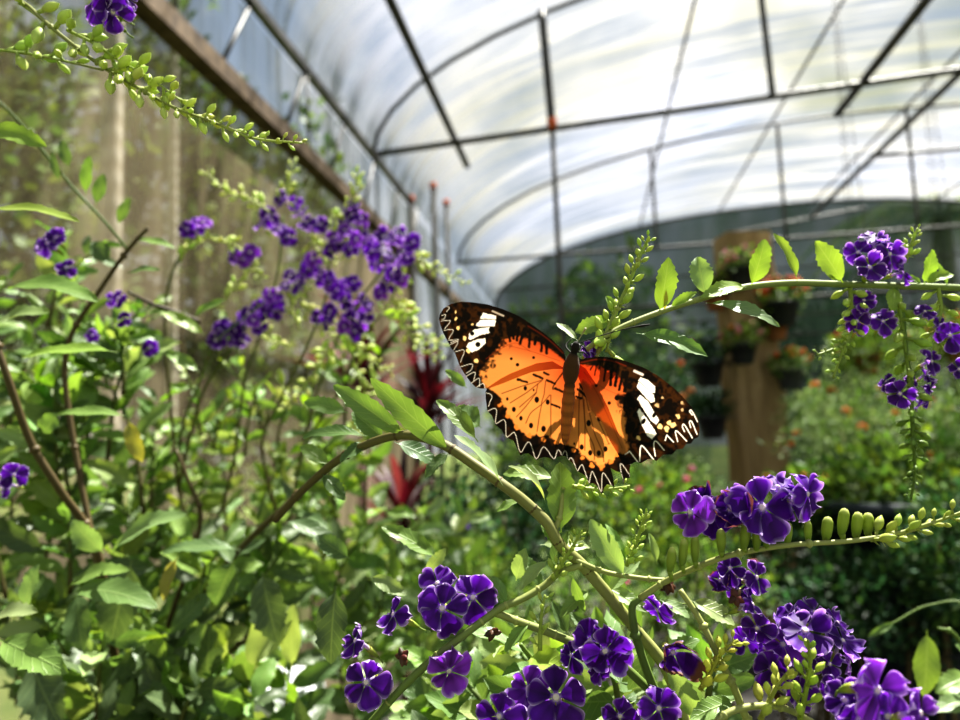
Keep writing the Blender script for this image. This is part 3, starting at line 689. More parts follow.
def paint_RH(P):
    c = lambda p: cz(560, 420, p); b = lambda p: cz(550, 335, p)
    dark = c([(-100, 230), (60, 225), (95, 250), (170, 275), (200, 330), (240, 345), (285, 395), (330, 400), (365, 440), (410, 470), (440, 420), (470, 380), (500, 400), (560, 330), (545, 180), (600, 200), (700, 300), (760, 900), (-100, 900)])
    return paint_H(P, dark, 1, [c([(0, 335), (20, 330), (45, 295), (62, 312), (78, 385), (100, 362), (125, 385), (162, 490)]), c([(165, 495), (205, 432), (225, 455), (272, 590)]), c([(280, 605), (302, 505), (325, 515), (392, 690)]), c([(400, 680), (405, 530), (430, 520), (498, 630)]), c([(608, 615), (578, 440), (600, 430), (662, 520)]), c([(672, 540), (682, 430), (650, 418)])],
        [(560 + x / 9.6, 420 + y / 9.6, r / 9.6) for x, y, r in ((275, 30, 20), (208, 260, 18), (290, 315, 18), (372, 318, 18), (437, 278, 18), (138, 228, 9), (375, -10, 16))],
        [c([(185, -250), (180, 0), (180, 270)]), c([(215, -250), (240, 0), (238, 290)]), c([(230, -200), (245, 60), (325, 250), (330, 380)]), c([(240, -250), (300, 0), (340, 150), (405, 300), (420, 400)]), c([(250, -280), (380, 30), (470, 230)])],
        [b([(285, 470), (318, 520)]), b([(300, 545), (345, 585)]), b([(255, 590), (300, 610)]), b([(265, 520), (300, 545)])],
        [(582, 458, 2.2), (591.8, 465.3, 2.3), (602, 467.2, 2.6), (611, 462, 2.4), (617, 455.5, 2.0), (573.5, 450.5, 1.8)], (575, 374), 75)

bf = thing('butterfly', 'orange butterfly with black zigzag edged open wings feeding on a violet flower', 'butterfly', tuple(at(571, 395, BD)))
wing('forewing', LF, paint_LF, -.00022, math.radians(11), bf)['label'] = 'forewing with broken white band, reaching far from the flower spike'
wing('hindwing', LH, paint_LH, .00008, math.radians(11), bf)['label'] = 'rounded hindwing over the leaf'
wing('forewing', RF, paint_RF, -.00022, math.radians(11), bf)['label'] = 'forewing with a long solid white band'
wing('hindwing', RH, paint_RH, .00008, math.radians(11), bf)['label'] = 'narrow pointed hindwing'
# body: one lofted mesh, head to tail
mb = MB()
bp = [(577.5, 341.5), (576.6, 343.5), (575.6, 347), (574.6, 350.5), (573.9, 353), (572.9, 357), (571.8, 364), (570.9, 371), (570.2, 378), (569.8, 383), (569.2, 390), (568.2, 400), (567.2, 412), (566.2, 424), (565.4, 434), (564.8, 441), (564.4, 444.5)]
br = [1.2, 3.4, 4.6, 4.2, 3.2, 5.6, 8.0, 8.4, 7.2, 5.2, 5.6, 6.3, 6.2, 5.6, 4.6, 3.0, .8]
hd, th_, ab = srgb(26, 18, 14), srgb(78, 50, 24), srgb(170, 98, 40)
bc = [hd, hd, hd, hd, hd, th_, th_ * .9, th_, th_, th_, ab * .7, ab * .85, ab, ab, ab, ab * .8, ab * .6]
P = np.array([at(x, y, BD - .0016 + .00006 * (y - 390)) for x, y in bp])
Ps = catmull(P, 4); rs = np.interp(np.linspace(0, 1, len(Ps)), np.linspace(0, 1, len(br)), br) / F * BD
kk = np.linspace(0, 1, len(Ps)); seg = 1 + .06 * np.sin(kk * 120) * (kk > .55)
cc = np.stack([np.interp(kk, np.linspace(0, 1, len(bc)), np.array(bc)[:, q]) for q in range(3)], 1) * (1 - .35 * (np.sin(kk * 110) > .3) * (kk > .55))[:, None]
tube(mb, Ps, rs * seg, cc, 14)
mb.build('body', M_body, bf)
for sx in (-1, 1):
    mb = MB(); ellipsoid(mb, at(575.6 + sx * 3.4, 346, BD - .0028), (0, 0, 1), .00085, .0019, srgb(16, 12, 10), 10, 8); mb.build('eye', M_pot, bf)
mb = MB(); A = catmull([at(578, 343.5, BD - .002), at(598, 336.5, BD - .003), at(625, 329, BD - .004), at(640, 326.2, BD - .005), at(649.5, 324.6, BD - .005)], 8)
tube(mb, A, [.00022, .00018, .00018, .0002, .0005, .0003], srgb(26, 20, 16), 6); mb.build('antenna', M_body, bf)['label'] = 'long dark antenna lying across the stem'
mb = MB(); A = catmull([at(577.5, 342, BD - .002), at(581, 336, BD - .006), at(585.5, 328.5, BD - .012)], 6)
tube(mb, A, [.0002, .00018, .0004], srgb(190, 180, 150), 6); mb.build('antenna', M_body, bf)['label'] = 'short pale antenna pointing at the viewer'
mb = MB(); tube(mb, catmull([at(576.5, 343, BD - .001), at(581, 345, BD + .002), at(586, 349, BD + .004)], 5), [.0002, .00015], srgb(30, 22, 18), 5); mb.build('proboscis', M_body, bf)
for a, b_, c_ in (((577, 352), (583, 352), (588, 356)), ((575, 356), (582, 360), (590, 360)), ((572, 354), (566, 346), (572, 338))):
    mb = MB(); tube(mb, catmull([at(*a, BD), at(*b_, BD + .005), at(*c_, BD + .007)], 5), [.00035, .0002], srgb(26, 20, 16), 5); mb.build('leg', M_body, bf)
# ================================================================== SHRUB UNDER THE BUTTERFLY
def base_of(px, py, d):
    p = at(px, py, d); return (p[0], p[1], 0.0)
def root_stem(parent, px, py, d, r=.006, bend=(0.03, 0.05), col=BR, name='trunk'):
    """Stem from the floor up to a place the branches leave from."""
    p = at(px, py, d); o = np.array(parent.location); mb = MB()
    P = catmull([o + (0, 0, -.0), o + (p - o) * .35 + np.array([bend[0], bend[1], 0]), o + (p - o) * .75 - np.array([bend[0], 0, 0]) * .5, p], 8)
    tube(mb, P, [r * 1.6, r], np.array([col * .8, col]), 8); mb.build(name, M_stem, parent)

sh = thing('flowering_shrub', 'green leafy shrub arching under the butterfly with dark violet flowers along the bottom', 'shrub', base_of(640, 1000, .36))
root_stem(sh, 690, 740, .27, .004, (.03, .02), GS)
D = .27
branch(sh, [(275, 520, .34), (300, 493, .33), (335, 462, .31), (368, 444, .29), (403, 435, .28), (440, 443, .27), (475, 465, .265), (503, 485, .26), (525, 502, .26), (548, 524, .26), (560, 545, .26), (580, 563, .262), (604, 590, .265), (636, 630, .27), (668, 672, .27), (690, 740, .27)], .0017, .0023, BR * .9, GS2, n=6)
branch(sh, [(553, 535, .26), (560, 515, .262), (562, 497, .265), (563, 470, .27)], .0011, .0006, GS2)
branch(sh, [(582, 565, .26), (560, 572, .26), (545, 585, .26), (524, 598, .258), (503, 607, .256), (488, 617, .255), (465, 634, .252), (432, 660, .25), (400, 690, .25), (365, 730, .25)], .0012, .0014, GS2, GS)
branch(sh, [(496, 613, .256), (520, 622, .258), (545, 631, .26), (575, 643, .262), (610, 655, .262), (650, 690, .264)], .0013, .0017, GS2, GS)
branch(sh, [(640, 598, .255), (665, 582, .25), (690, 570, .245), (718, 559, .242), (745, 552, .24), (790, 545, .238), (850, 541, .235), (900, 533, .232), (935, 522, .23)], .0012, .0007, GS2, GS2)
branch(sh, [(690, 740, .27), (660, 700, .262), (640, 650, .258), (632, 610, .256), (640, 598, .255)], .0018, .0012, GS)
branch(sh, [(575, 560, .26), (605, 572, .262), (640, 578, .262), (665, 580, .262)], .0010, .0008, GS2)
branch(sh, [(760, 740, .24), (745, 715, .24), (735, 690, .24), (720, 660, .24), (700, 620, .243), (680, 590, .246)], .0014, .0010, GS2)
branch(sh, [(700, 740, .22), (730, 712, .222), (770, 706, .225), (800, 715, .23), (840, 740, .23)], .0011, .001, GS2)
HL = [  # bx, by, tx, ty, width, depth base, depth tip, tint, face, fold, arch, label
 (453, 453, 370, 378, 27, .268, .262, 'bright', (-.2, .3, 1), .25, .05), (478, 442, 436, 400, 20, .266, .27, 'bright', (.3, .5, 1), .3, .10),
 (408, 438, 333, 385, 24, .28, .285, 'bright', (-.1, .4, .9), .3, .05), (367, 436, 302, 438, 19, .295, .30, 'mid', (0, .8, .6), .35, .08),
 (417, 432, 394, 402, 9, .28, .285, 'grey', (.3, .4, .8), .3, .04), (503, 486, 454, 435, 22, .258, .255, 'pale', (.3, 1, .5), .3, .06),
 (394, 442, 437, 464, 22, .285, .29, 'blue', (0, .7, .7), .2, .05), (348, 413, 304, 402, 20, .33, .33, 'bright', (0, .5, .8), .3, .06),
 (467, 388, 445, 370, 12, .33, .33, 'bright', (0, .5, 1), .3, .06), (481, 428, 455, 408, 28, .30, .30, 'mid', (.2, .6, .8), .3, .05),
 (546, 505, 508, 466, 17, .262, .255, 'pale', (.3, .8, .5), .45, .12), (561, 534, 560, 462, 33, .262, .268, 'bright', (.3, .3, 1), .15, .02),
 (557, 480, 503, 474, 22, .275, .28, 'bright', (0, .7, .6), .3, .08), (626, 578, 590, 519, 27, .255, .262, 'pale', (-.35, .5, .8), .45, .06),
 (627, 564, 605, 524, 12, .262, .268, 'bright', (.4, .5, .8), .4, .06), (657, 564, 649, 533, 10, .26, .262, 'pale', (.2, .5, 1), .4, .05),
 (516, 581, 526, 548, 18, .258, .255, 'pale', (-.3, .4, 1), .3, .05), (552, 564, 568, 530, 17, .262, .262, 'deep', (-.4, .3, 1), .4, .05),
 (507, 604, 492, 576, 13, .257, .262, 'mid', (.3, .3, 1), .4, .04), (568, 634, 552, 601, 17, .262, .264, 'deep', (.3, .4, 1), .4, .04),
 (437, 558, 381, 527, 22, .30, .295, 'bright', (-.1, .8, .7), .35, .07), (370, 576, 407, 595, 17, .31, .305, 'pale', (.2, .7, .8), .3, .06),
 (336, 586, 331, 664, 36, .33, .32, 'dark', (.2, .2, 1), .2, .04), (350, 559, 316, 536, 22, .33, .33, 'deep', (-.1, .6, .9), .3, .05),
 (644, 636, 604, 570, 32, .272, .278, 'mid', (-.5, .5, .8), .3, .04), (600, 585, 648, 612, 17, .272, .265, 'pale', (.1, .8, .7), .3, .05),
 (543, 590, 520, 552, 15, .275, .28, 'mid', (.2, .5, .8), .3, .06), (540, 545, 590, 548, 20, .285, .285, 'pale', (.1, .8, .6), .3, .08),
 (572, 575, 585, 612, 12, .255, .255, 'bright', (.5, .5, .8), .3, .05), (425, 575, 446, 548, 14, .305, .305, 'pale', (.3, .6, .8), .3, .08),
 (690, 600, 735, 625, 22, .262, .258, 'pale', (0, .8, .7), .3, .05), (680, 640, 705, 690, 26, .268, .265, 'grey', (.5, .6, .7), .3, .05),
 (520, 500, 497, 512, 12, .262, .262, 'bright', (.2, .8, .7), .3, .06), (548, 560, 520, 590, 17, .256, .252, 'pale', (.2, .9, .6), .3, .06), (570, 552, 541, 524, 16, .262, .265, 'bright', (-.2, .6, .9), .3, .05),
 (590, 590, 560, 618, 17, .258, .252, 'bright', (.2, .9, .6), .3, .06), (606, 594, 640, 560, 15, .266, .27, 'pale', (0, .8, .7), .3, .05), (530, 622, 505, 652, 15, .258, .254, 'bright', (.1, .9, .6), .3, .06), (600, 640, 570, 612, 17, .264, .268, 'mid', (0, .6, .9), .3, .05),
 (470, 632, 440, 640, 14, .254, .254, 'bright', (0, .9, .6), .3, .06), (660, 600, 690, 618, 15, .256, .252, 'pale', (.1, .9, .6), .3, .06), (450, 452, 425, 478, 16, .272, .268, 'deep', (.1, .8, .7), .3, .05), (425, 438, 415, 408, 14, .278, .28, 'bright', (.1, .5, .9), .3, .05),
 (385, 440, 352, 412, 22, .29, .295, 'mid', (-.1, .5, .9), .3, .06), (372, 442, 340, 462, 18, .295, .29, 'deep', (.1, .8, .7), .3, .06), (330, 466, 300, 446, 18, .315, .32, 'bright', (0, .7, .8), .3, .06), (322, 474, 345, 500, 17, .315, .31, 'deep', (0, .7, .8), .3, .06),
 (655, 640, 628, 690, 22, .275, .272, 'deep', (-.3, .6, .8), .3, .05), (700, 720, 668, 668, 24, .25, .25, 'pale', (-.2, .5, .9), .3, .05),
 (735, 700, 690, 720, 24, .245, .24, 'bright', (0, .8, .7), .3, .06), (660, 660, 700, 640, 22, .28, .278, 'mid', (0, .8, .6), .3, .06)]
for h in HL: hero_leaf(sh, *h[:7], tint=h[7], face=h[8], fold=h[9], arch_=h[10])
spike(sh, [(553, 580, .258), (560, 566, .257), (572, 548, .256), (581, 532, .256)], 22, .0042, .0018)
spike(sh, [(626, 566, .262), (634, 550, .262), (641, 528, .262), (647, 511, .262)], 22, .0042, .0018)
spike(sh, [(572, 486, .262), (590, 489, .262), (610, 489, .262), (630, 486, .262)], 16, .0040, .0018)
spike(sh, [(540, 650, .25), (541, 620, .25), (545, 595, .25)], 8, .0045, .003)
spike(sh, [(870, 540, .234), (900, 533, .232), (935, 522, .23), (962, 512, .23)], 22, .0058, .0030, tint=srgb(170, 180, 90))
for x, y, ys, L, rr in ((808, 531, 544, .0075, .0015), (827, 529, 543, .0085, .0021), (843, 522, 542, .0095, .0021), (857, 525, 541, .0090, .0021), (868, 524, 539, .0078, .0021), (683, 553, 573, .0100, .0017), (695, 549, 568, .0100, .0017),
                     (721, 541, 557, .0085, .0019), (745, 536, 552, .0095, .0020), (757, 537, 551, .0095, .0018), (767, 536, 549, .0090, .0017), (788, 534, 547, .0080, .0016), (671, 560, 581, .0090, .0018)):    # upright green calyces on the spike
    mb = MB(); d_ = .2385; c_ = at(x, y, d_); ax = nz(camdir(.1 * rnd.uniform(-1, 1), 1, .1)); ft = at(x + 1, ys, .2395)
    lathe(mb, [(.0001, -L * .5), (rr * .45, -L * .46), (rr * .72, -L * .25), (rr * .85, 0), (rr * .8, L * .3), (rr * .5, L * .45), (.0001, L * .5)], c_, ax, np.array([srgb(128, 150, 60)] * 3 + [srgb(150, 168, 72)] * 2 + [srgb(196, 204, 120)] * 2), 10); tube(mb, [ft, c_ - ax * L * .4], [.0006, rr * .6], srgb(140, 160, 66), 6)
    mb.build('calyx', M_bud, sh)
for a in (((560, 566), (563, 553)), ((700, 558), (712, 530)), ((670, 590), (684, 560))): pass
spike(sh, [(700, 690, .235), (712, 670, .235), (724, 650, .235), (738, 640, .235)], 16, .006, .003, tint=srgb(188, 190, 84))
spike(sh, [(800, 720, .225), (806, 690, .225), (810, 665, .225), (808, 640, .225)], 14, .006, .003, tint=srgb(170, 190, 80))
spike(sh, [(760, 720, .225), (775, 690, .225), (790, 670, .225)], 10, .006, .004, tint=srgb(180, 186, 90))
FL = [  # px, py, radius, depth, face, kind
 (442, 608, 27, .250, (.0, .1, 1), 'n'), (473, 597, 25, .256, (.25, .2, 1), 'n'), (437, 583, 20, .262, (-.2, .7, .7), 'n'), (449, 671, 25, .246, (.2, -.05, 1), 'm'), (366, 682, 26, .248, (-.1, .15, 1), 'n'),
 (355, 640, 19, .258, (-.9, .3, .3), 'n'), (393, 614, 19, .258, (-.6, .6, .4), 'n'), (605, 651, 27, .246, (.2, .1, 1), 'n'), (590, 640, 22, .254, (-.5, .4, .8), 'n'), (556, 697, 33, .242, (0, .1, 1), 'n'),
 (499, 716, 25, .246, (-.3, .3, .9), 'n'), (528, 688, 24, .252, (-.8, .3, .6), 'm'), (620, 716, 20, .244, (.1, .2, 1), 'n'), (571, 655, 15, .258, (-.6, .5, .5), 'n'), (520, 700, 16, .258, (-.5, .7, .5), 'n'),
 (673, 652, 24, .240, (.1, .1, 1), 'w'), (657, 610, 17, .258, (-.8, -.2, .5), 'n'), (659, 708, 23, .236, (.1, .2, 1), 'n'), (540, 716, 20, .250, (.3, .3, 1), 'n'), (600, 668, 16, .252, (.4, -.3, .9), 'n'),
 # spike above the dark gap
 (762, 507, 33, .236, (.1, .15, 1), 'n'), (808, 494, 24, .238, (.6, .2, .8), 'n'), (790, 503, 20, .245, (.3, .5, .8), 'n'), (730, 509, 24, .240, (-.2, .3, .9), 'w'), (690, 512, 24, .240, (-.6, .3, .8), 'm'),
 (712, 515, 22, .246, (-.3, .5, .8), 'n'), (743, 498, 22, .245, (-.2, .8, .5), 'm'), (778, 486, 20, .245, (.1, .8, .5), 'n'), (700, 498, 16, .246, (-.3, .8, .5), 'w'),
 # cluster by the gap
 (757, 577, 18, .246, (.6, .2, .8), 'n'), (730, 568, 15, .250, (-.4, .4, .8), 'n'), (753, 604, 18, .244, (.8, .3, .5), 'n'), (738, 590, 14, .250, (-.2, .4, .9), 'n'), (757, 628, 17, .240, (-.3, .2, .9), 'n'), (720, 580, 14, .252, (-.4, .2, .9), 'w'),
 (805, 630, 27, .236, (0, .55, .8), 'n'), (783, 644, 22, .242, (-.5, .4, .7), 'm'), (843, 640, 19, .242, (.5, .6, .6), 'n'), (838, 622, 16, .250, (.7, .6, .3), 'n'), (815, 612, 20, .250, (.1, .9, .3), 'n'), (790, 618, 18, .250, (-.4, .8, .4), 'n'),
 (830, 664, 15, .236, (.3, .2, .9), 'n'), (772, 668, 20, .236, (-.6, -.2, .8), 'n'), (850, 662, 17, .245, (.8, .3, .5), 'm'), (765, 648, 17, .248, (-.7, .3, .6), 'n'), (812, 655, 17, .246, (0, .3, 1), 'n'), (745, 640, 15, .250, (-.5, .3, .8), 'n'), (800, 690, 18, .245, (-.2, -.2, 1), 'n'),
 (878, 690, 34, .190, (.2, .3, .9), 'm'), (845, 700, 24, .205, (-.3, .2, .9), 'n'), (921, 713, 26, .185, (.3, .3, .9), 'm'), (888, 716, 26, .190, (0, .2, 1), 'm'), (860, 720, 22, .2, (-.2, .2, 1), 'n'), (835, 690, 16, .22, (-.4, .4, .8), 'n')]
for x, y, r, d, fc, v in FL:
    flower(sh, x, y, r, d, fc, None, v, label='withered brown edged violet flower' if v == 'w' else None)
# withered flower heads
for x, y, d in ((493, 632, .252), (403, 657, .252), (668, 585, .25), (735, 597, .242), (783, 700, .235)):
    mb = MB()
    for k in range(6):
        v = nz([rnd.uniform(-1, 1) for _ in range(3)]); p = at(x, y, d)
        ellipsoid(mb, p + v * .001, v, .0013, .0052, jit(srgb(92, 62, 44), .3), 6, 5)
    mb.build('withered_flower', M_bud, sh)

# small fill of leaves low behind the flowers
# ================================================================== ARCHING SPRIG WITH THE FEEDING FLOWER
sr = thing('flowering_shrub', 'long arching sprig of bright leaves and hanging violet flowers before the wooden post', 'shrub', base_of(1080, 700, .42))
root_stem(sr, 1080, 400, .36, .003, (.05, .03), GS)
branch(sr, [(586, 350, .262), (598, 341, .262), (622, 327, .265), (660, 312, .27), (700, 299, .278), (740, 288, .285), (790, 283, .295), (850, 284.5, .305), (900, 286, .312), (960, 288, .32), (1010, 292, .33), (1050, 320, .345), (1080, 400, .36)], .0010, .0017, GS2, GS, n=6)
branch(sr, [(588, 372, .266), (598, 352, .265), (612, 320, .264), (628, 285, .263), (640, 256, .262), (648, 240, .262)], .0010, .0005, GS2, srgb(150, 170, 84))
for h in [(659, 313, 668.5, 257, 25, .27, .268, 'lime', (.2, .2, 1), .3, .04), (705, 296, 697, 257, 25, .28, .285, 'pale', (-.2, .6, .8), .4, .05), (746, 287, 700, 299, 19, .284, .276, 'lime', (0, .6, .8), .3, .1),
          (670, 307, 697, 292, 11, .271, .268, 'lime', (0, .5, 1), .3, .06), (750.6, 287, 765, 239, 24, .286, .284, 'lime', (.2, .2, 1), .3, .04), (797.5, 282, 773, 233, 17, .295, .292, 'lime', (.3, .3, .9), .45, .05),
          (706, 303, 780, 327, 19, .28, .272, 'grey', (.1, .7, .7), .3, .1), (636, 333, 708, 357, 22, .268, .262, 'mid', (0, .6, .8), .35, .08), (843, 283, 815, 241, 26, .302, .298, 'lime', (-.2, .3, 1), .2, .03),
          (841, 283, 820, 266, 9, .303, .3, 'pale', (0, .5, .8), .4, .04), (923.5, 284, 932, 249, 19, .315, .312, 'lime', (.3, .2, 1), .25, .04), (924, 284, 954, 275, 14, .315, .312, 'lime', (0, .6, .8), .3, .16),
          (922, 284, 906, 276, 8, .315, .313, 'bright', (0, .5, 1), .3, .04), (614, 320, 575, 332, 20, .266, .27, 'bright', (0, .4, 1), .3, .06), (618, 316, 606, 296, 12, .267, .268, 'bright', (.2, .3, 1), .3, .05),
          (578, 341, 556, 323, 10, .268, .275, 'pale', (0, .7, .6), .3, .05), (893, 287, 893, 312, 16, .31, .305, 'lime', (.2, .4, 1), .3, .05), (948, 287, 935, 262, 8, .318, .316, 'bright', (0, .3, 1), .3, .05)]:
    hero_leaf(sr, *h[:7], tint=h[7], face=h[8], fold=h[9], arch_=h[10])
hero_leaf(sr, 664, 311, 666, 290, 5, .27, .268, 'yellow', (.2, .2, 1), label='small yellow leaf')
spike(sr, [(600, 350, .265), (612, 320, .264), (628, 285, .263), (640, 256, .262), (649, 237, .262)], 30, .0068, .0022, .0008)
spike(sr, [(612, 330, .264), (606, 352, .262)], 3, .0085, .0085, .0008)
spike(sr, [(850, 286, .306), (852, 310, .304), (852, 330, .303), (843, 350, .302), (833, 378, .3)], 26, .0062, .0022)
spike(sr, [(852, 340, .303), (836, 348, .302), (817, 355, .3)], 12, .0035, .0018, tint=srgb(150, 170, 84))
spike(sr, [(905, 262, .31), (911, 245, .31), (918, 228, .31)], 14, .0045, .002)
spike(sr, [(938, 288, .316), (941, 310, .314), (936, 335, .312), (944, 350, .312)], 14, .0065, .0045)
spike(sr, [(912, 415, .305), (913, 440, .305), (915, 470, .305), (911, 500, .305)], 26, .0055, .0022, tint=srgb(120, 146, 66))
branch(sr, [(895, 287, .311), (902, 310, .31), (906, 350, .308), (911, 385, .306), (912, 420, .305)], .0011, .0008, GS, n=5)
spike(sr, [(897, 300, .309), (903, 330, .307), (908, 370, .305), (911, 410, .305)], 16, .0085, .0065, tint=srgb(150, 172, 78))
for x, y, r, d, fc in [(869.6, 267, 17, .298, (0, .0, 1)), (890, 254, 18, .304, (.3, .2, .9)), (874, 237, 14, .308, (-.2, .9, .3)), (904, 272, 13, .308, (.9, -.1, .4)), (858, 252, 14, .308, (-.6, .4, .7)), (884, 243, 13, .308, (.3, .7, .5)),
                       (864, 300, 12, .303, (-.1, .5, .7)), (857, 321, 14, .302, (-.2, .0, 1)), (883, 321, 14, .304, (.2, .1, 1)), (925, 311, 11, .306, (0, .4, .8)), (950, 335, 16, .302, (-.2, .1, 1)), (932, 361, 14, .303, (.3, .0, 1)),
                       (900, 393.5, 15, .3, (-.1, .1, 1)), (930, 394, 14, .305, (.8, -.2, .5)), (886, 381, 10, .306, (-.8, .5, .3)), (959, 369, 12, .304, (.2, .1, 1)), (921, 404, 10, .308, (.3, -.5, .6)), (940, 325, 10, .312, (0, .3, .8)), (911, 383, 9, .309, (.2, .2, 1)), (926, 374, 10, .309, (.5, .4, .6))]:
    flower(sr, x, y, r, d, fc)
flower(sr, 589, 351, 11, .262, (.5, .35, .6), label='violet flower the butterfly feeds on')

# ================================================================== NEAR LEFT SHRUB
sl_ = thing('flowering_shrub', 'big leafy shrub before the tan cloth with a long pale bud spike on top', 'shrub', base_of(120, 1150, .62))
root_stem(sl_, 130, 760, .56, .009, (.03, .04))
for pts, r0, r1, c in [
    ([(130, 760, .56), (112, 640, .52), (95, 545, .5), (60, 490, .48), (30, 440, .47), (5, 370, .46), (-20, 300, .46)], .005, .003, BR),
    ([(112, 640, .53), (70, 420, .55), (68, 345, .55), (100, 290, .55), (128, 250, .55), (148, 228, .55)], .004, .002, BR),
    ([(128, 250, .55), (105, 222, .54), (75, 190, .53), (50, 160, .52), (10, 112, .5), (-30, 80, .48)], .0018, .0014, GS),
    ([(130, 760, .6), (170, 620, .6), (200, 525, .6), (188, 480, .6), (176, 450, .6)], .004, .002, BR),
    ([(170, 640, .6), (230, 560, .55), (290, 502, .45), (300, 493, .36)], .004, .0028, BR),
    ([(150, 720, .58), (220, 660, .56), (262, 632, .55), (300, 640, .55)], .003, .002, BR * 1.2),
    ([(-40, -20, .33), (18, 0, .32), (43, 20, .31), (67, 40, .305), (103, 67, .3), (133, 85, .298), (173, 107, .295), (213, 122, .292), (253, 138, .29)], .0016, .0007, GS2),
    ([(-40, 46, .34), (0, 50, .33), (50, 58, .32), (103, 70, .302)], .0009, .0007, GS2),
    ([(-60, 700, .45), (-50, 300, .4), (-45, 60, .36), (-40, -20, .33)], .004, .002, BR)]:
    branch(sl_, pts, r0 * .62, r1 * .7, c * .8)
branch(sl_, [(128, 292, .56), (150, 303, .58), (175, 312, .6), (200, 322, .62)], .0012, .0022, BR * .4)
spike(sl_, [(103, 67, .3), (133, 85, .298), (173, 107, .295), (213, 122, .292), (253, 138, .29), (302, 143, .288)], 44, .0085, .0030, .0008, tint=srgb(196, 208, 122))
spike(sl_, [(20, 3, .32), (43, 20, .31), (67, 40, .305), (103, 67, .3)], 7, .011, .009, .0008, tint=srgb(190, 204, 116))
spike(sl_, [(-10, 49, .33), (25, 53, .325), (50, 58, .32), (75, 63, .31)], 10, .0085, .0065, .0006, tint=srgb(178, 198, 110))
spike(sl_, [(67, 30, .302), (97, 45, .3), (118, 60, .298), (150, 78, .296), (180, 100, .294)], 18, .0085, .0065, .0007, tint=srgb(186, 202, 112))
for x, y, r, d, fc in [(113, 12, 20, .298, (.2, -.2, 1)), (96, 3, 22, .3, (-.2, .2, .9)), (123, -4, 16, .3, (.5, .4, .8)), (14, 475, 14, .42, (.3, .2, .9)), (6, 484, 12, .43, (-.3, 0, 1)), (47, 243, 12, .5, (-.3, .2, 1)), (56, 237, 11, .5, (.3, .2, 1)), (42, 248, 10, .51, (-.5, -.2, .8)), (66, 267, 10, .5, (.1, 0, 1)), (118, 298, 10, .56, (-.2, .3, 1)), (124, 318, 9, .56, (.2, 0, 1)), (110, 300, 8, .57, (-.5, .2, 1)), (92, 335, 8, .57, (0, .2, 1)), (150, 347, 9, .58, (.2, .2, 1))]:
    flower(sl_, x, y, r, d, fc)
for h in [(-18, 128, 47, 147, 24, .36, .35, 'lime', (0, .5, 1), .3, .06), (-22, 214, 80, 222, 18, .38, .37, 'lime', (0, .8, .6), .3, .08), (2, 292, 99, 302, 30, .42, .41, 'bright', (0, .8, .6), .3, .12), (118, 352, 22, 358, 20, .44, .44, 'lime', (0, .8, .6), .3, .06),
          (-12, 330, 50, 312, 26, .43, .42, 'pale', (.1, .8, .6), .3, .08), (127, 416, 56, 415, 16, .46, .46, 'bright', (0, .8, .6), .3, .06), (60, 412, 44, 433, 22, .46, .46, 'mid', (-.2, .5, .9), .3, .05),
          (110, 557, 187, 514, 30, .45, .43, 'pale', (.1, .8, .6), .3, .10), (104, 553, 72, 520, 26, .46, .45, 'grey', (-.2, .6, .9), .3, .06), (240, 550, 162, 553, 22, .47, .47, 'deep', (0, .9, .5), .25, .08), (24, 610, 40, 564, 24, .42, .42, 'grey', (-.3, .4, 1), .2, .05),
          (78, 592, 84, 652, 33, .45, .43, 'deep', (.2, .5, .9), .2, .05), (0, 640, 68, 673, 36, .38, .36, 'bright', (.1, .7, .7), .3, .08), (72, 592, 158, 608, 34, .44, .42, 'mid', (0, .9, .6), .3, .10), (66, 590, 130, 570, 24, .45, .44, 'bright', (0, .9, .6), .3, .10),
          (262, 572, 278, 642, 42, .46, .44, 'dark', (.15, .2, 1), .2, .03), (-14, 625, 38, 612, 26, .4, .39, 'pale', (0, .9, .5), .35, .08), (132, 560, 112, 640, 46, .5, .49, 'dark', (-.1, .3, 1), .2, .04), (150, 640, 175, 690, 40, .52, .5, 'deep', (.1, .4, 1), .2, .04),
          (30, 660, 60, 725, 46, .46, .44, 'dark', (-.1, .4, 1), .2, .04), (235, 560, 215, 605, 34, .5, .5, 'deep', (0, .4, 1), .2, .04), (285, 520, 340, 548, 22, .42, .42, 'deep', (0, .9, .6), .3, .06), (60, 182, 52, 152, 9, .52, .52, 'deep', (0, .3, 1), .3, .04),
          (86, 195, 90, 156, 14, .53, .53, 'bright', (0, .3, 1), .3, .04), (96, 205, 104, 174, 14, .53, .53, 'mid', (.3, .3, 1), .3, .04), (70, 168, 62, 140, 13, .53, .53, 'deep', (0, .3, 1), .3, .04), (118, 225, 130, 198, 12, .54, .54, 'mid', (.2, .3, 1), .3, .04),
          (200, 372, 165, 352, 15, .56, .56, 'bright', (0, .7, .8), .3, .06), (205, 335, 160, 312, 16, .58, .57, 'lime', (0, .7, .8), .3, .06), (192, 318, 225, 300, 12, .58, .58, 'bright', (0, .7, .8), .3, .06), (125, 275, 160, 270, 12, .54, .53, 'mid', (0, .8, .7), .3, .06),
          (110, 262, 92, 242, 20, .54, .54, 'deep', (0, .5, .9), .3, .05), (135, 240, 175, 248, 12, .55, .55, 'bright', (0, .8, .7), .3, .06)]:
    hero_leaf(sl_, *h[:7], tint=h[7], face=h[8], fold=h[9], arch_=h[10])
hero_leaf(sl_, 128, 420, 143, 462, 19, .5, .49, 'yellow', (.1, .3, 1), .2, label='yellowed hanging leaf')
hero_leaf(sl_, 178, 556, 163, 601, 17, .46, .46, 'tan', (.3, .3, 1), .3, label='dry tan leaf')
hero_leaf(sl_, 300, 602, 250, 664, 44, .5, .49, 'cream', (.3, .3, 1), .5, .08, .0, label='pale leaf tinted as backlit')  # cream tint puts the backlit glow into the colour of both leaves
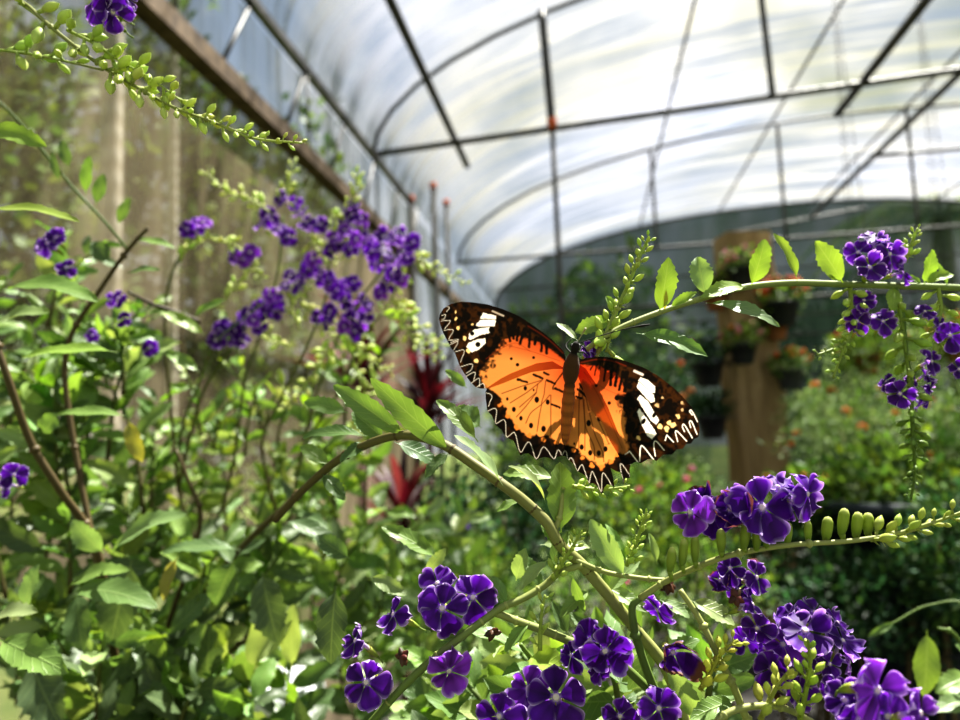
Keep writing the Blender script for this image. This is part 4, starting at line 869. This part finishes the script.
hero_leaf(sl_, 292, 668, 294, 604, 28, .49, .49, 'cream', (-.3, .3, 1), .3, .04, .0, label='pale leaf tinted as backlit')
hero_leaf(sl_, 228, 627, 208, 645, 24, .5, .5, 'lime', (0, .3, 1), .1, .02, .0, pet=.0)
def fill(parent, n, xr, yr, dr, tints, lmin, lmax, rise=(60, 150), pairs=7, lean=60):
    """Leafy shoots, each a branch of its own with its leaves."""
    for k in range(n):
        x0 = rnd.uniform(*xr); y0 = rnd.uniform(*yr); d0 = rnd.uniform(*dr); h = rnd.uniform(*rise); l = rnd.uniform(-lean, lean)
        P = catmull([at(x0, y0 + h, d0), at(x0 + l * .3, y0 + h * .4, d0), at(x0 + l, y0, d0 * rnd.uniform(.94, 1.02))], 6)
        st = MB(); tube(st, P, [.0020, .0009], np.array([BR * .8, GS]), 6); b = st.build('branch', M_stem, parent)
        mb = MB(); shoot(mb, P, pairs, lmin * 1.2, lmax * 1.2, tints); f = mb.build('foliage', M_leaf, parent); f.parent = b
fill(sl_, 30, (-30, 250), (480, 690), (.56, .8), ['mid', 'deep', 'bright', 'dark', 'olive'], .03, .055)
fill(sl_, 18, (-40, 160), (330, 480), (.6, .85), ['mid', 'bright', 'deep', 'pale'], .028, .05)
fill(sl_, 9, (-30, 120), (230, 340), (.62, .8), ['mid', 'bright', 'pale', 'deep'], .02, .04)
fill(sl_, 22, (60, 330), (600, 760), (.5, .62), ['bright', 'pale', 'mid', 'dark', 'deep'], .028, .05)

# ================================================================== SHRUB WITH THE VIOLET CLUSTER
sm = thing('flowering_shrub', 'shrub behind with a dense cluster of small violet flowers against the tan cloth', 'shrub', base_of(260, 900, .95))
root_stem(sm, 250, 640, .85, .008, (.04, .05))
for pts in [[(250, 640, .85), (205, 560, .8), (178, 490, .76), (182, 430, .73), (198, 385, .71), (216, 342, .7), (245, 318, .7), (268, 298, .7)], [(178, 490, .76), (200, 400, .74), (228, 352, .72), (250, 318, .71)],
            [(250, 640, .85), (285, 540, .8), (300, 460, .77), (315, 400, .75), (335, 345, .74), (360, 300, .73), (385, 268, .72), (404, 250, .72)], [(285, 540, .8), (262, 450, .77), (280, 400, .76), (305, 350, .75), (325, 300, .74), (330, 260, .73), (345, 222, .72)],
            [(205, 560, .8), (232, 470, .78), (245, 380, .77), (262, 330, .76), (278, 270, .75), (283, 215, .74)], [(178, 490, .76), (165, 320, .76), (180, 255, .75), (200, 236, .74), (235, 240, .74)], [(300, 460, .77), (320, 420, .76), (370, 345, .74), (350, 322, .73)]]:
    branch(sm, pts, .0018, .0009, BR * .9, GS, n=5)
CL = [(187, 229), (196, 226), (203, 222), (281, 198), (294, 203), (272, 222), (279, 229), (288, 236), (268, 215), (236, 256), (250, 252), (243, 259), (306, 222), (320, 224), (313, 228), (344, 217), (361, 218), (352, 214), (334, 237), (356, 239), (350, 248), (345, 230), (383, 236), (394, 240), (405, 250), (413, 242), (407, 258), (372, 250), (399, 233), (375, 264), (386, 261), (392, 273), (387, 284), (380, 292), (400, 279), (368, 243), (312, 259), (303, 273), (298, 284), (308, 268), (320, 275), (328, 278), (337, 290), (332, 285), (353, 282), (346, 286), (319, 318), (330, 311), (326, 322), (356, 309), (350, 318), (366, 314), (355, 331), (344, 326), (361, 322), (270, 295), (275, 300), (259, 307), (265, 314), (253, 320), (241, 321), (248, 313), (220, 329), (226, 325), (216, 340), (241, 340), (258, 327), (230, 335)]
for x, y in CL:
    flower(sm, x, y, rnd.uniform(8.5, 11), rnd.uniform(.69, .74), (rnd.uniform(-.6, .6), rnd.uniform(-.2, .7), 1), None, 'm' if rnd.random() < .25 else 'n')
for x, y in [(262, 222), (300, 212), (330, 250), (365, 300), (345, 300), (290, 275), (285, 285), (385, 250), (395, 262), (340, 242), (362, 230), (350, 205), (235, 330), (275, 310)]:
    flower(sm, x, y, rnd.uniform(8, 10), rnd.uniform(.7, .75), (rnd.uniform(-.9, .9), rnd.uniform(-.2, .7), .6), None, 'n')
for pts, nb in [([(345, 330), (358, 345), (372, 362), (393, 372)], 16), ([(392, 296), (405, 325), (420, 348), (442, 359)], 18), ([(410, 255), (425, 262), (440, 272), (470, 284)], 14), ([(345, 335), (355, 365), (362, 385), (370, 398)], 16), ([(352, 218), (354, 195), (358, 172)], 14),
                ([(282, 205), (288, 185), (295, 160)], 10), ([(270, 212), (248, 198), (228, 192), (206, 172)], 16), ([(215, 240), (235, 245), (252, 262), (262, 280)], 12), ([(330, 345), (320, 365), (300, 392), (282, 410)], 18), ([(395, 300), (412, 318), (430, 340), (446, 345)], 14),
                ([(300, 300), (318, 320), (340, 345)], 12), ([(225, 300), (240, 280), (256, 262)], 10), ([(310, 235), (318, 250), (340, 262)], 12), ([(300, 330), (290, 300), (310, 290)], 10), ([(180, 262), (190, 244), (212, 236)], 8), ([(404, 262), (398, 285), (385, 310)], 10), ([(330, 210), (338, 225), (350, 260)], 12), ([(290, 345), (270, 340), (262, 318)], 10)]:
    spike(sm, [(x, y, .72) for x, y in pts], nb, .0125, .006, .0012, tint=srgb(196, 208, 122))
fill(sm, 22, (170, 400), (400, 560), (.8, 1.05), ['bright', 'mid', 'pale', 'lime'], .026, .045)
fill(sm, 12, (190, 380), (310, 400), (.78, .9), ['lime', 'bright', 'pale', 'mid'], .016, .032, (40, 100), 4, 40)
fill(sm, 18, (300, 480), (500, 640), (.75, 1.0), ['mid', 'bright', 'deep', 'pale'], .03, .05)

fill(sh, 26, (430, 730), (640, 760), (.3, .42), ['mid', 'bright', 'pale', 'deep', 'lime'], .018, .034, (40, 90), 5, 50)

# ================================================================== YOUNG PLANT LOW AT THE RIGHT
sy = thing('seedling', 'thin young plant with one long yellow green leaf over the dark floor', 'plant', base_of(1000, 900, .5))
root_stem(sy, 985, 720, .47, .002, (.01, .02), GS)
branch(sy, [(985, 720, .47), (975, 670, .47), (955, 635, .46), (938, 628, .46)], .0016, .001, GS)
branch(sy, [(985, 700, .47), (970, 610, .49), (930, 605, .5), (895, 622, .5), (870, 636, .5)], .001, .0006, GS)
hero_leaf(sy, 927, 630, 924, 697, 27, .46, .455, 'olive', (.1, .3, 1), .1, .03, .04)
hero_leaf(sy, 972, 676, 935, 693, 24, .47, .46, 'bright', (0, .8, .7), .3, .08)
hero_leaf(sy, 975, 700, 935, 712, 24, .47, .46, 'grey', (0, .9, .6), .3, .08)
hero_leaf(sy, 895, 622, 868, 637, 8, .5, .5, 'mid', (0, .6, .8), .3, .06)
hero_leaf(sy, 980, 660, 955, 645, 16, .48, .48, 'mid', (0, .6, .8), .3, .06)
# ================================================================== PLANTING IN THE BACKGROUND
def cloud_leaves(mb, c, rad, n, L, tints, dens=.55, flat=.5, up=.5):
    """Many small folded leaves filling an ellipsoidal crown."""
    c = np.asarray(c, float); g = np.random.default_rng(rnd.randrange(10 ** 6))
    v = g.normal(size=(n, 3)); v /= np.linalg.norm(v, axis=1)[:, None]; rr = g.uniform(dens, 1, n) ** .7
    lump = 1 + .22 * np.sin(v[:, 0] * 5 + c[0] * 3) * np.cos(v[:, 2] * 6 + c[1]) + .12 * np.sin(v[:, 1] * 11)
    P = c + v * np.asarray(rad) * (rr * lump)[:, None]
    D = v * .7 + g.normal(size=(n, 3)) * .6 + np.array([0, 0, up]); D /= np.linalg.norm(D, axis=1)[:, None]
    Nn = g.normal(size=(n, 3)) * .6 + np.array([0, -.2, 1]); S = np.cross(Nn, D); S /= np.linalg.norm(S, axis=1)[:, None]; U = np.cross(D, S)
    ll = L * g.uniform(.6, 1.25, n)[:, None]; wd = ll * flat * .5
    V = np.stack([P, P + D * ll * .5 + S * wd + U * wd * .35, P + D * ll, P + D * ll * .5 - S * wd + U * wd * .35], 1).reshape(-1, 3)
    f = []
    for i in range(n): k = 4 * i; f += [(k, k + 1, k + 2), (k, k + 2, k + 3)]
    pal = np.array([PAL[t] for t in tints]); col = pal[g.integers(0, len(pal), n)] * g.uniform(.3, 1.35, (n, 1))
    mb.add(V, f, np.repeat(np.clip(col, 0, 1), 4, axis=0))

def bush(name, label, c, rad, n, L, tints, cat='bush', blooms=0, bcol=None, br=.025, group=None, up=.5, flat=.5, stems=4):
    o = thing(name, label, cat, (c[0], c[1], 0), group)
    flat = .32 if 'pale' in tints else .45
    mb = MB(); cloud_leaves(mb, c, rad, int(n * 1.7), L * .75, tints, .35, flat, up); mb.build('foliage', M_far, o)
    mb = MB()
    for k in range(stems):
        a = k * 2.4; t = np.asarray(c) + np.array([math.cos(a) * rad[0] * .4, math.sin(a) * rad[1] * .4, rad[2] * .3])
        tube(mb, catmull([(c[0] + .03 * math.cos(a), c[1] + .03 * math.sin(a), 0), (c[0] + .1 * math.cos(a), c[1], c[2] * .5), t], 5), [.012, .005], BR, 6)
    mb.build('stem', M_stem, o)
    for k in range(blooms):
        v = nz([rnd.uniform(-1, 1), rnd.uniform(-1, .15), rnd.uniform(-.1, 1)]); p = np.asarray(c) + v * np.asarray(rad) * rnd.uniform(.9, 1.08)
        mb = MB(); bc = jit(bcol if not isinstance(bcol, list) else rnd.choice(bcol), .12)
        for q in range(9):
            w = nz([rnd.uniform(-1, 1), rnd.uniform(-1, 1), rnd.uniform(-.2, 1)])
            ellipsoid(mb, p + w * br * .6, w, br * .36, br * .55, jit(bc, .12), 5, 4)
        mb.build('flower_head', M_far, o)
    return o
OR, PK, VI, RD = srgb(240, 138, 60), srgb(226, 120, 150), srgb(110, 66, 170), srgb(170, 36, 60)
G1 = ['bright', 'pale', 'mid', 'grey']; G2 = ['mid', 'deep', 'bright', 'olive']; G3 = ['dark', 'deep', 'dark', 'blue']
def by(px, py, Y): return at_y(px, py, Y)
BL = [ # px, py (crown middle), Y, radii, leaves, leaf size, tints, blooms, colour, label
 (875, 440, 3.6, (.38, .38, .26), 2600, .05, G1, 6, OR, 'yellow green bush with orange flower dots right of the post'),
 (968, 455, 3.1, (.30, .34, .28), 2000, .05, G1, 4, OR, 'yellow green bush at the picture edge below the hanging violet flowers'),
 (835, 412, 4.5, (.30, .3, .2), 1600, .05, ['pale', 'grey', 'bright', 'mid'], 5, OR, 'pale loose bush beside the post under the orange pots'),
 (806, 505, 3.0, (.23, .25, .13), 1300, .045, G2, 5, OR, 'low dense bush with orange flowers at the foot of the post'),
 (668, 492, 3.4, (.24, .3, .17), 1500, .05, ['pale', 'bright', 'grey', 'mid'], 5, PK, 'pale green bush with pink flowers left of the post'),
 (640, 520, 2.6, (.28, .25, .2), 1500, .045, G2, 6, PK, 'green bush with pink and violet flowers behind the butterfly tail'),
 (560, 470, 3.6, (.36, .3, .26), 1600, .05, G2, 4, VI, 'dull green bush with violet flowers below the butterfly'),
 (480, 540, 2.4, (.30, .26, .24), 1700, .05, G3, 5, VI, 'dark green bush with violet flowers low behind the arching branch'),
 (440, 600, 1.9, (.24, .22, .18), 1300, .045, G2, 2, VI, 'green bush low behind the bottom violet flowers'),
 (580, 610, 2.1, (.26, .24, .18), 1400, .045, ['bright', 'mid', 'pale', 'deep'], 2, PK, 'bright green ground bush behind the centre stems'),
 (690, 590, 2.3, (.22, .24, .2), 1300, .04, G2, 2, PK, 'mid green ground bush left of the dark gap'),
 (640, 400, 5.6, (.5, .4, .34), 1700, .06, G3, 3, OR, 'shaded green bush far behind the wing'),
 (585, 385, 8.8, (.9, .5, .5), 2000, .1, ['mid', 'grey', 'deep', 'dark'], 0, OR, 'tall pale green bush against the end net'),
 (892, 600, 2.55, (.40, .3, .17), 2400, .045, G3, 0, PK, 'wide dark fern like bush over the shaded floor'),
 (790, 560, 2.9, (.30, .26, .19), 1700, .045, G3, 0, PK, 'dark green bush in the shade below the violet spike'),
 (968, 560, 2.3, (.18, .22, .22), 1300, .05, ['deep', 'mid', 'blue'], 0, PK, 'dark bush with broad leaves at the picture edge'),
 (900, 360, 5.6, (.5, .4, .3), 1500, .06, ['pale', 'mid', 'bright'], 5, OR, 'light bush with orange flowers far behind the hanging flowers')]
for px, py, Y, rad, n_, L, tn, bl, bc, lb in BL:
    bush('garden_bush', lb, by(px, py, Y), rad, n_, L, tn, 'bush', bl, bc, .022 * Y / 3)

# red leaved plants
def red_plant(px, py, Y, h, n_, lb):
    p = by(px, py, Y); o = thing('cordyline', lb, 'plant', (p[0], p[1], 0)); z0 = p[2] - h * .5
    mb = MB(); tube(mb, [(p[0], p[1], 0), (p[0], p[1], max(.1, z0))], [.02, .015], srgb(90, 64, 56), 8); mb.build('stem', M_stem, o)
    mb = MB()
    for k in range(n_):
        a = k * 2.4; e = rnd.uniform(.3, 1.3); L = h * rnd.uniform(.6, 1.05)
        d = nz([math.cos(a) * math.cos(e), math.sin(a) * math.cos(e), math.sin(e)]); b0 = np.array([p[0], p[1], z0 + rnd.uniform(0, .12)])
        c = jit(rnd.choice([srgb(58, 16, 24), srgb(84, 24, 34), srgb(40, 14, 20), srgb(120, 66, 70)]), .2)
        nr = nz(np.array([0, 0, 1.0]) - d * d[2] + 1e-6)
        leaf(mb, b0, b0 + d * L, nr, h * .14, c, .3, -.02 + .1, 0, 10, .05)
    mb.build('foliage', M_red, o)
red_plant(362, 355, 2.5, .36, 26, 'dark red strap leaved plant by the side wall left of the butterfly')
red_plant(428, 385, 3.2, .42, 28, 'dark red strap leaved plant close to the wing tip')
red_plant(402, 505, 2.0, .26, 22, 'low dark red plant under the arching branch')

# wooden post with its pots
pp = by(756, 430, 5.0); ptop = by(741, 236, 5.0)[2]
mb = MB(); a = math.radians(14); rot = np.array([[math.cos(a), -math.sin(a), 0], [math.sin(a), math.cos(a), 0], [0, 0, 1]])
ring = []; ns = 14
for i in range(ns + 1):
    z = ptop * i / ns; wv = .165 + .012 * math.sin(i * 1.7); dv = .10 + .008 * math.sin(i * 2.3)
    for x, y in ((-wv, -dv), (-wv * .9, -dv * 1.15), (wv * .9, -dv * 1.15), (wv, -dv), (wv, dv), (-wv, dv)): ring.append(rot @ np.array([x, y, 0]) + np.array([pp[0], 5.0, z]))
mb.add(ring, [(i * 6 + j, i * 6 + (j + 1) % 6, (i + 1) * 6 + (j + 1) % 6, (i + 1) * 6 + j) for i in range(ns) for j in range(6)] + [(0, 5, 4, 3, 2, 1), tuple(ns * 6 + j for j in range(6))], (.5, .4, .3))
o = mb.build('wooden_post', M_wood, None, False); tag(o, 'thick weathered brown wooden post hung with flower pots', 'post')
def pot(px, py, Y, r, lb, tints, bl, bc, m=M_pot, col=srgb(30, 32, 36), hang=None, L=.045):
    r *= .8; p = by(px, py, Y); o = thing('flower_pot' if hang is None else 'hanging_basket', lb, 'flower pot' if hang is None else 'hanging basket', tuple(p - (0, 0, r * .9)), 'pots hung on the wooden post' if hang is None else 'hanging baskets beyond the violet sprig')
    mb = MB(); rf = r * (1.5 if hang else 1); r *= .7 if hang else 1
    lathe(mb, [(.001, 0), (r * .62, 0), (r * .68, .01), (r * .95, r * 1.3), (r * 1.05, r * 1.3), (r * 1.05, r * 1.5), (r * .93, r * 1.5), (r * .88, r * 1.2), (.001, r * 1.2)], p - (0, 0, r * .9), (0, 0, 1), col, 20); mb.build('pot', m, o)
    mb = MB(); cloud_leaves(mb, p + np.array([0, 0, r * 1.0]), (rf * 1.5, rf * 1.3, rf * 1.0), 420 if not hang else 900, L, tints, .2, .45, .5); mb.build('foliage', M_far, o)
    for k in range(bl):
        v = nz([rnd.uniform(-1, 1), rnd.uniform(-1, .2), rnd.uniform(0, 1)]); q = p + np.array([0, 0, r]) + v * np.array([rf * 1.5, rf * 1.3, rf * 1.15]); mb = MB(); cc = jit(rnd.choice(bc), .1)
        for z in range(9): w = nz([rnd.uniform(-1, 1) for _ in range(3)]); ellipsoid(mb, q + w * r * .16, w, r * .11, r * .2, jit(cc, .12), 5, 4)
        mb.build('flower_head', M_far, o)
    mb = MB()
    if hang is None:      # wire ring and hook back to the post
        tube(mb, [p + np.array([r * math.cos(t), r * math.sin(t), r * .5]) for t in np.linspace(0, 6.283, 20)], .006, (.05,) * 3, 5)
        tube(mb, [p + np.array([0, 0, r * .5]) + nz(np.array([pp[0], 5.0, p[2]]) - p) * r, np.array([pp[0], 5.0, p[2] + r * .5])], .006, (.05,) * 3, 5)
        mb.build('wire_hook', M_pot, o)
    else:
        for k in range(3):
            t = 2.1 * k; tube(mb, [p + np.array([r * math.cos(t), r * math.sin(t), r * .6]), np.array([p[0], p[1], vault(p[0])])], .0025, (.06,) * 3, 5)
        mb.build('hanger_wire', M_pot, o)
    return o
GP = ['mid', 'bright', 'deep', 'pale']
PKS = [PK, srgb(236, 168, 180)]; ORS = [OR, srgb(222, 96, 48), srgb(236, 160, 84)]
pot(742, 276, 4.75, .11, 'dark pot with pink flowers, highest on the wooden post', GP, 9, PKS)
pot(783, 312, 4.8, .13, 'dark pot with a mass of orange flowers high beside the post', GP, 24, ORS)
pot(743, 352, 4.7, .11, 'pot with mixed pale pink flowers on the face of the post', ['pale', 'bright', 'olive'], 8, PKS + [OR])
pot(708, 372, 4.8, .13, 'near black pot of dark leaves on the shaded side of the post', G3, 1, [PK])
pot(790, 378, 4.8, .11, 'dark pot with orange flowers, lower on the post beside the pale bush', GP, 9, ORS, col=srgb(60, 62, 68))
pot(716, 300, 4.85, .10, 'brown pot half hidden on the shaded side of the post', ['dark', 'olive'], 0, ORS, M_terra)
pot(777, 330, 4.85, .09, 'brown clay pot tucked under the orange flowers', ['dark', 'olive'], 0, ORS, M_terra)
pot(712, 425, 4.7, .12, 'dark pot standing in for a dark mass low on the shaded side of the post', G3, 0, ORS)  # stand-in pot where only an indistinct dark mass shows
pot(868, 362, 4.4, .13, 'hanging basket with orange flowers behind the drooping bud spike', ['olive', 'mid', 'bright'], 10, ORS, M_terra, srgb(96, 86, 66), 1.15)
pot(955, 352, 4.6, .12, 'hanging basket with orange flowers near the picture edge', ['olive', 'mid'], 9, ORS, M_terra, srgb(96, 86, 66), 1.1)

# dark tub under the bushes at the right
p = by(895, 505, 2.9); mb = MB()
o = thing('plant_tub', 'large dark blue grey plant tub under the hanging bud spike', 'plant tub', (p[0], p[1], 0))
lathe(mb, [(.001, 0), (.2, 0), (.22, .02), (.27, p[2] - .02), (.3, p[2] - .02), (.3, p[2] + .03), (.26, p[2] + .03), (.25, p[2] - .04), (.001, p[2] - .04)], (p[0], p[1], 0), (0, 0, 1), srgb(30, 40, 50), 28); mb.build('tub', M_pot, o)
mb = MB(); cloud_leaves(mb, (p[0], p[1], p[2] + .1), (.3, .28, .16), 700, .06, G2, .2); mb.build('foliage', M_far, o)
# pale bucket glimpsed low through the shrub
p = by(276, 700, .80); o = thing('bucket', 'small white plastic bucket glimpsed low behind the leaves', 'bucket', (p[0], p[1], 0))
mb = MB(); zt = p[2] + .02; lathe(mb, [(.001, 0), (.035, 0), (.038, .02), (.05, zt - .02), (.054, zt - .02), (.054, zt), (.047, zt), (.036, .06), (.001, .06)], (p[0], p[1], 0), (0, 0, 1), (.8,) * 3, 26); mb.build('pail', M_white, o)
mb = MB(); tube(mb, catmull([(p[0] - .052, p[1], zt - .015), (p[0], p[1] - .055, zt - .05), (p[0] + .052, p[1], zt - .015)], 8), .002, (.7,) * 3, 6); mb.build('handle', M_white, o)

# ================================================================== OUTSIDE THE GREENHOUSE
def palm(x, y, r, h, lb, nf=11, fl=1.5, lean=.0):
    o = thing('palm_tree', lb, 'palm tree', (x, y, -.12)); mb = MB()
    P = catmull([(x, y, -.12), (x + lean * .3, y, h * .4), (x + lean, y, h)], 10); tube(mb, P, [r * 1.25, r, r * .85], srgb(190, 182, 164), 14); mb.build('trunk', M_trunk, o)
    mb = MB()
    for k in range(nf):
        a = k * 2.4; dr = np.array([math.cos(a), math.sin(a), 0]); e = rnd.uniform(.1, .9)
        c = [np.array([x + lean, y, h]) + dr * fl * t * math.cos(e * .6) + np.array([0, 0, fl * (t * math.sin(e) * .9 - .75 * t * t)]) for t in np.linspace(0, 1, 14)]
        tube(mb, c, [.03, .008], srgb(120, 140, 60), 5)
        sd = nz(np.cross(dr, (0, 0, 1)))
        for i in range(1, 14):
            for sgn in (-1, 1):
                for q in (0, .5):
                    b0 = c[i] * (1 - q) + c[i - 1] * q; L = fl * .24 * math.sin(math.pi * (.15 + .8 * i / 14))
                    d = nz(sd * sgn + dr * .5 - np.array([0, 0, .5])); wv = nz(np.cross(d, (0, 0, 1))) * .025
                    mb.add([b0 - wv, b0 + wv, b0 + d * L], [(0, 1, 2)], jit(PAL[rnd.choice(['mid', 'deep', 'olive'])], .1))
    mb.build('frond', M_far, o); return o
p = by(110, 200, 3.2); k = by(110, 200, 3.2)
palm(k[0], k[1], .055, 7.2, 'pale ringed palm trunk seen through the shade cloth near the bud spike')
p = by(172, 300, 6.0); palm(p[0], p[1], .045, 7.4, 'slimmer palm trunk seen faintly through the shade cloth behind the violet cluster')
p = by(905, 205, 11.8); palm(p[0] + .5, p[1], .12, 4.6, 'palm tree showing dark through the roof sheet at the end wall', 13, 2.2)
def tree(x, y, z, rad, n_, L, tn, lb):
    o = thing('leafy_tree', lb, 'tree', (x, y, -.12)); mb = MB()
    tube(mb, catmull([(x, y, -.12), (x + .1, y, z * .5), (x, y, z)], 8), [.16, .08], BR, 9); mb.build('trunk', M_stem, o)
    mb = MB(); cloud_leaves(mb, (x, y, z), rad, n_, L, tn, .3, .6, .1); mb.build('foliage', M_far, o)
for a in [(-6.2, 3.6, 3.2, (1.3, 1.3, 3.2), 4600, .22, ['olive', 'deep', 'dark', 'mid'], 'green tree close beyond the shade cloth'), (-6.9, 7.0, 4.0, (1.6, 1.4, 4.0), 5200, .24, ['olive', 'mid', 'grey', 'deep'], 'light green tree beyond the shade cloth'), (-6.4, 10.4, 4.2, (1.7, 1.5, 4.2), 5200, .26, ['olive', 'deep', 'dark', 'mid'], 'green tree beyond the far end of the side wall'),
          (-6.6, 14.2, 4.2, (2.2, 1.7, 4.2), 4600, .3, ['olive', 'mid', 'grey', 'deep'], 'light green tree beyond the end net, nearest the side wall'), (.2, 14.5, 2.2, (2.0, 1.8, 2.6), 3600, .3, G2, 'green tree beyond the end net behind the steel column'), (5.0, 15.6, 2.0, (1.9, 1.8, 2.4), 3600, .3, G3, 'dark green tree beyond the end net behind the post'),
          (9.8, 14.6, 2.4, (2.0, 2.0, 2.6), 3200, .3, G2, 'green tree beyond the end net at the picture edge'), (-4.9, .6, 6.2, (1.6, 1.4, 1.2), 2200, .25, G1, 'high light green tree crown over the girder')]:
    tree(*a)

# ------------------------------------------------------------------ look
vs = bpy.context.scene.view_settings
vs.view_transform = 'Standard'; vs.exposure = 0.38
try: vs.look = 'Medium High Contrast'
except Exception: pass
cy = bpy.context.scene.cycles
cy.use_denoising = True; cy.transparent_max_bounces = 12; cy.max_bounces = 8; cy.caustics_reflective = False; cy.caustics_refractive = False; cy.sample_clamp_indirect = 6.0
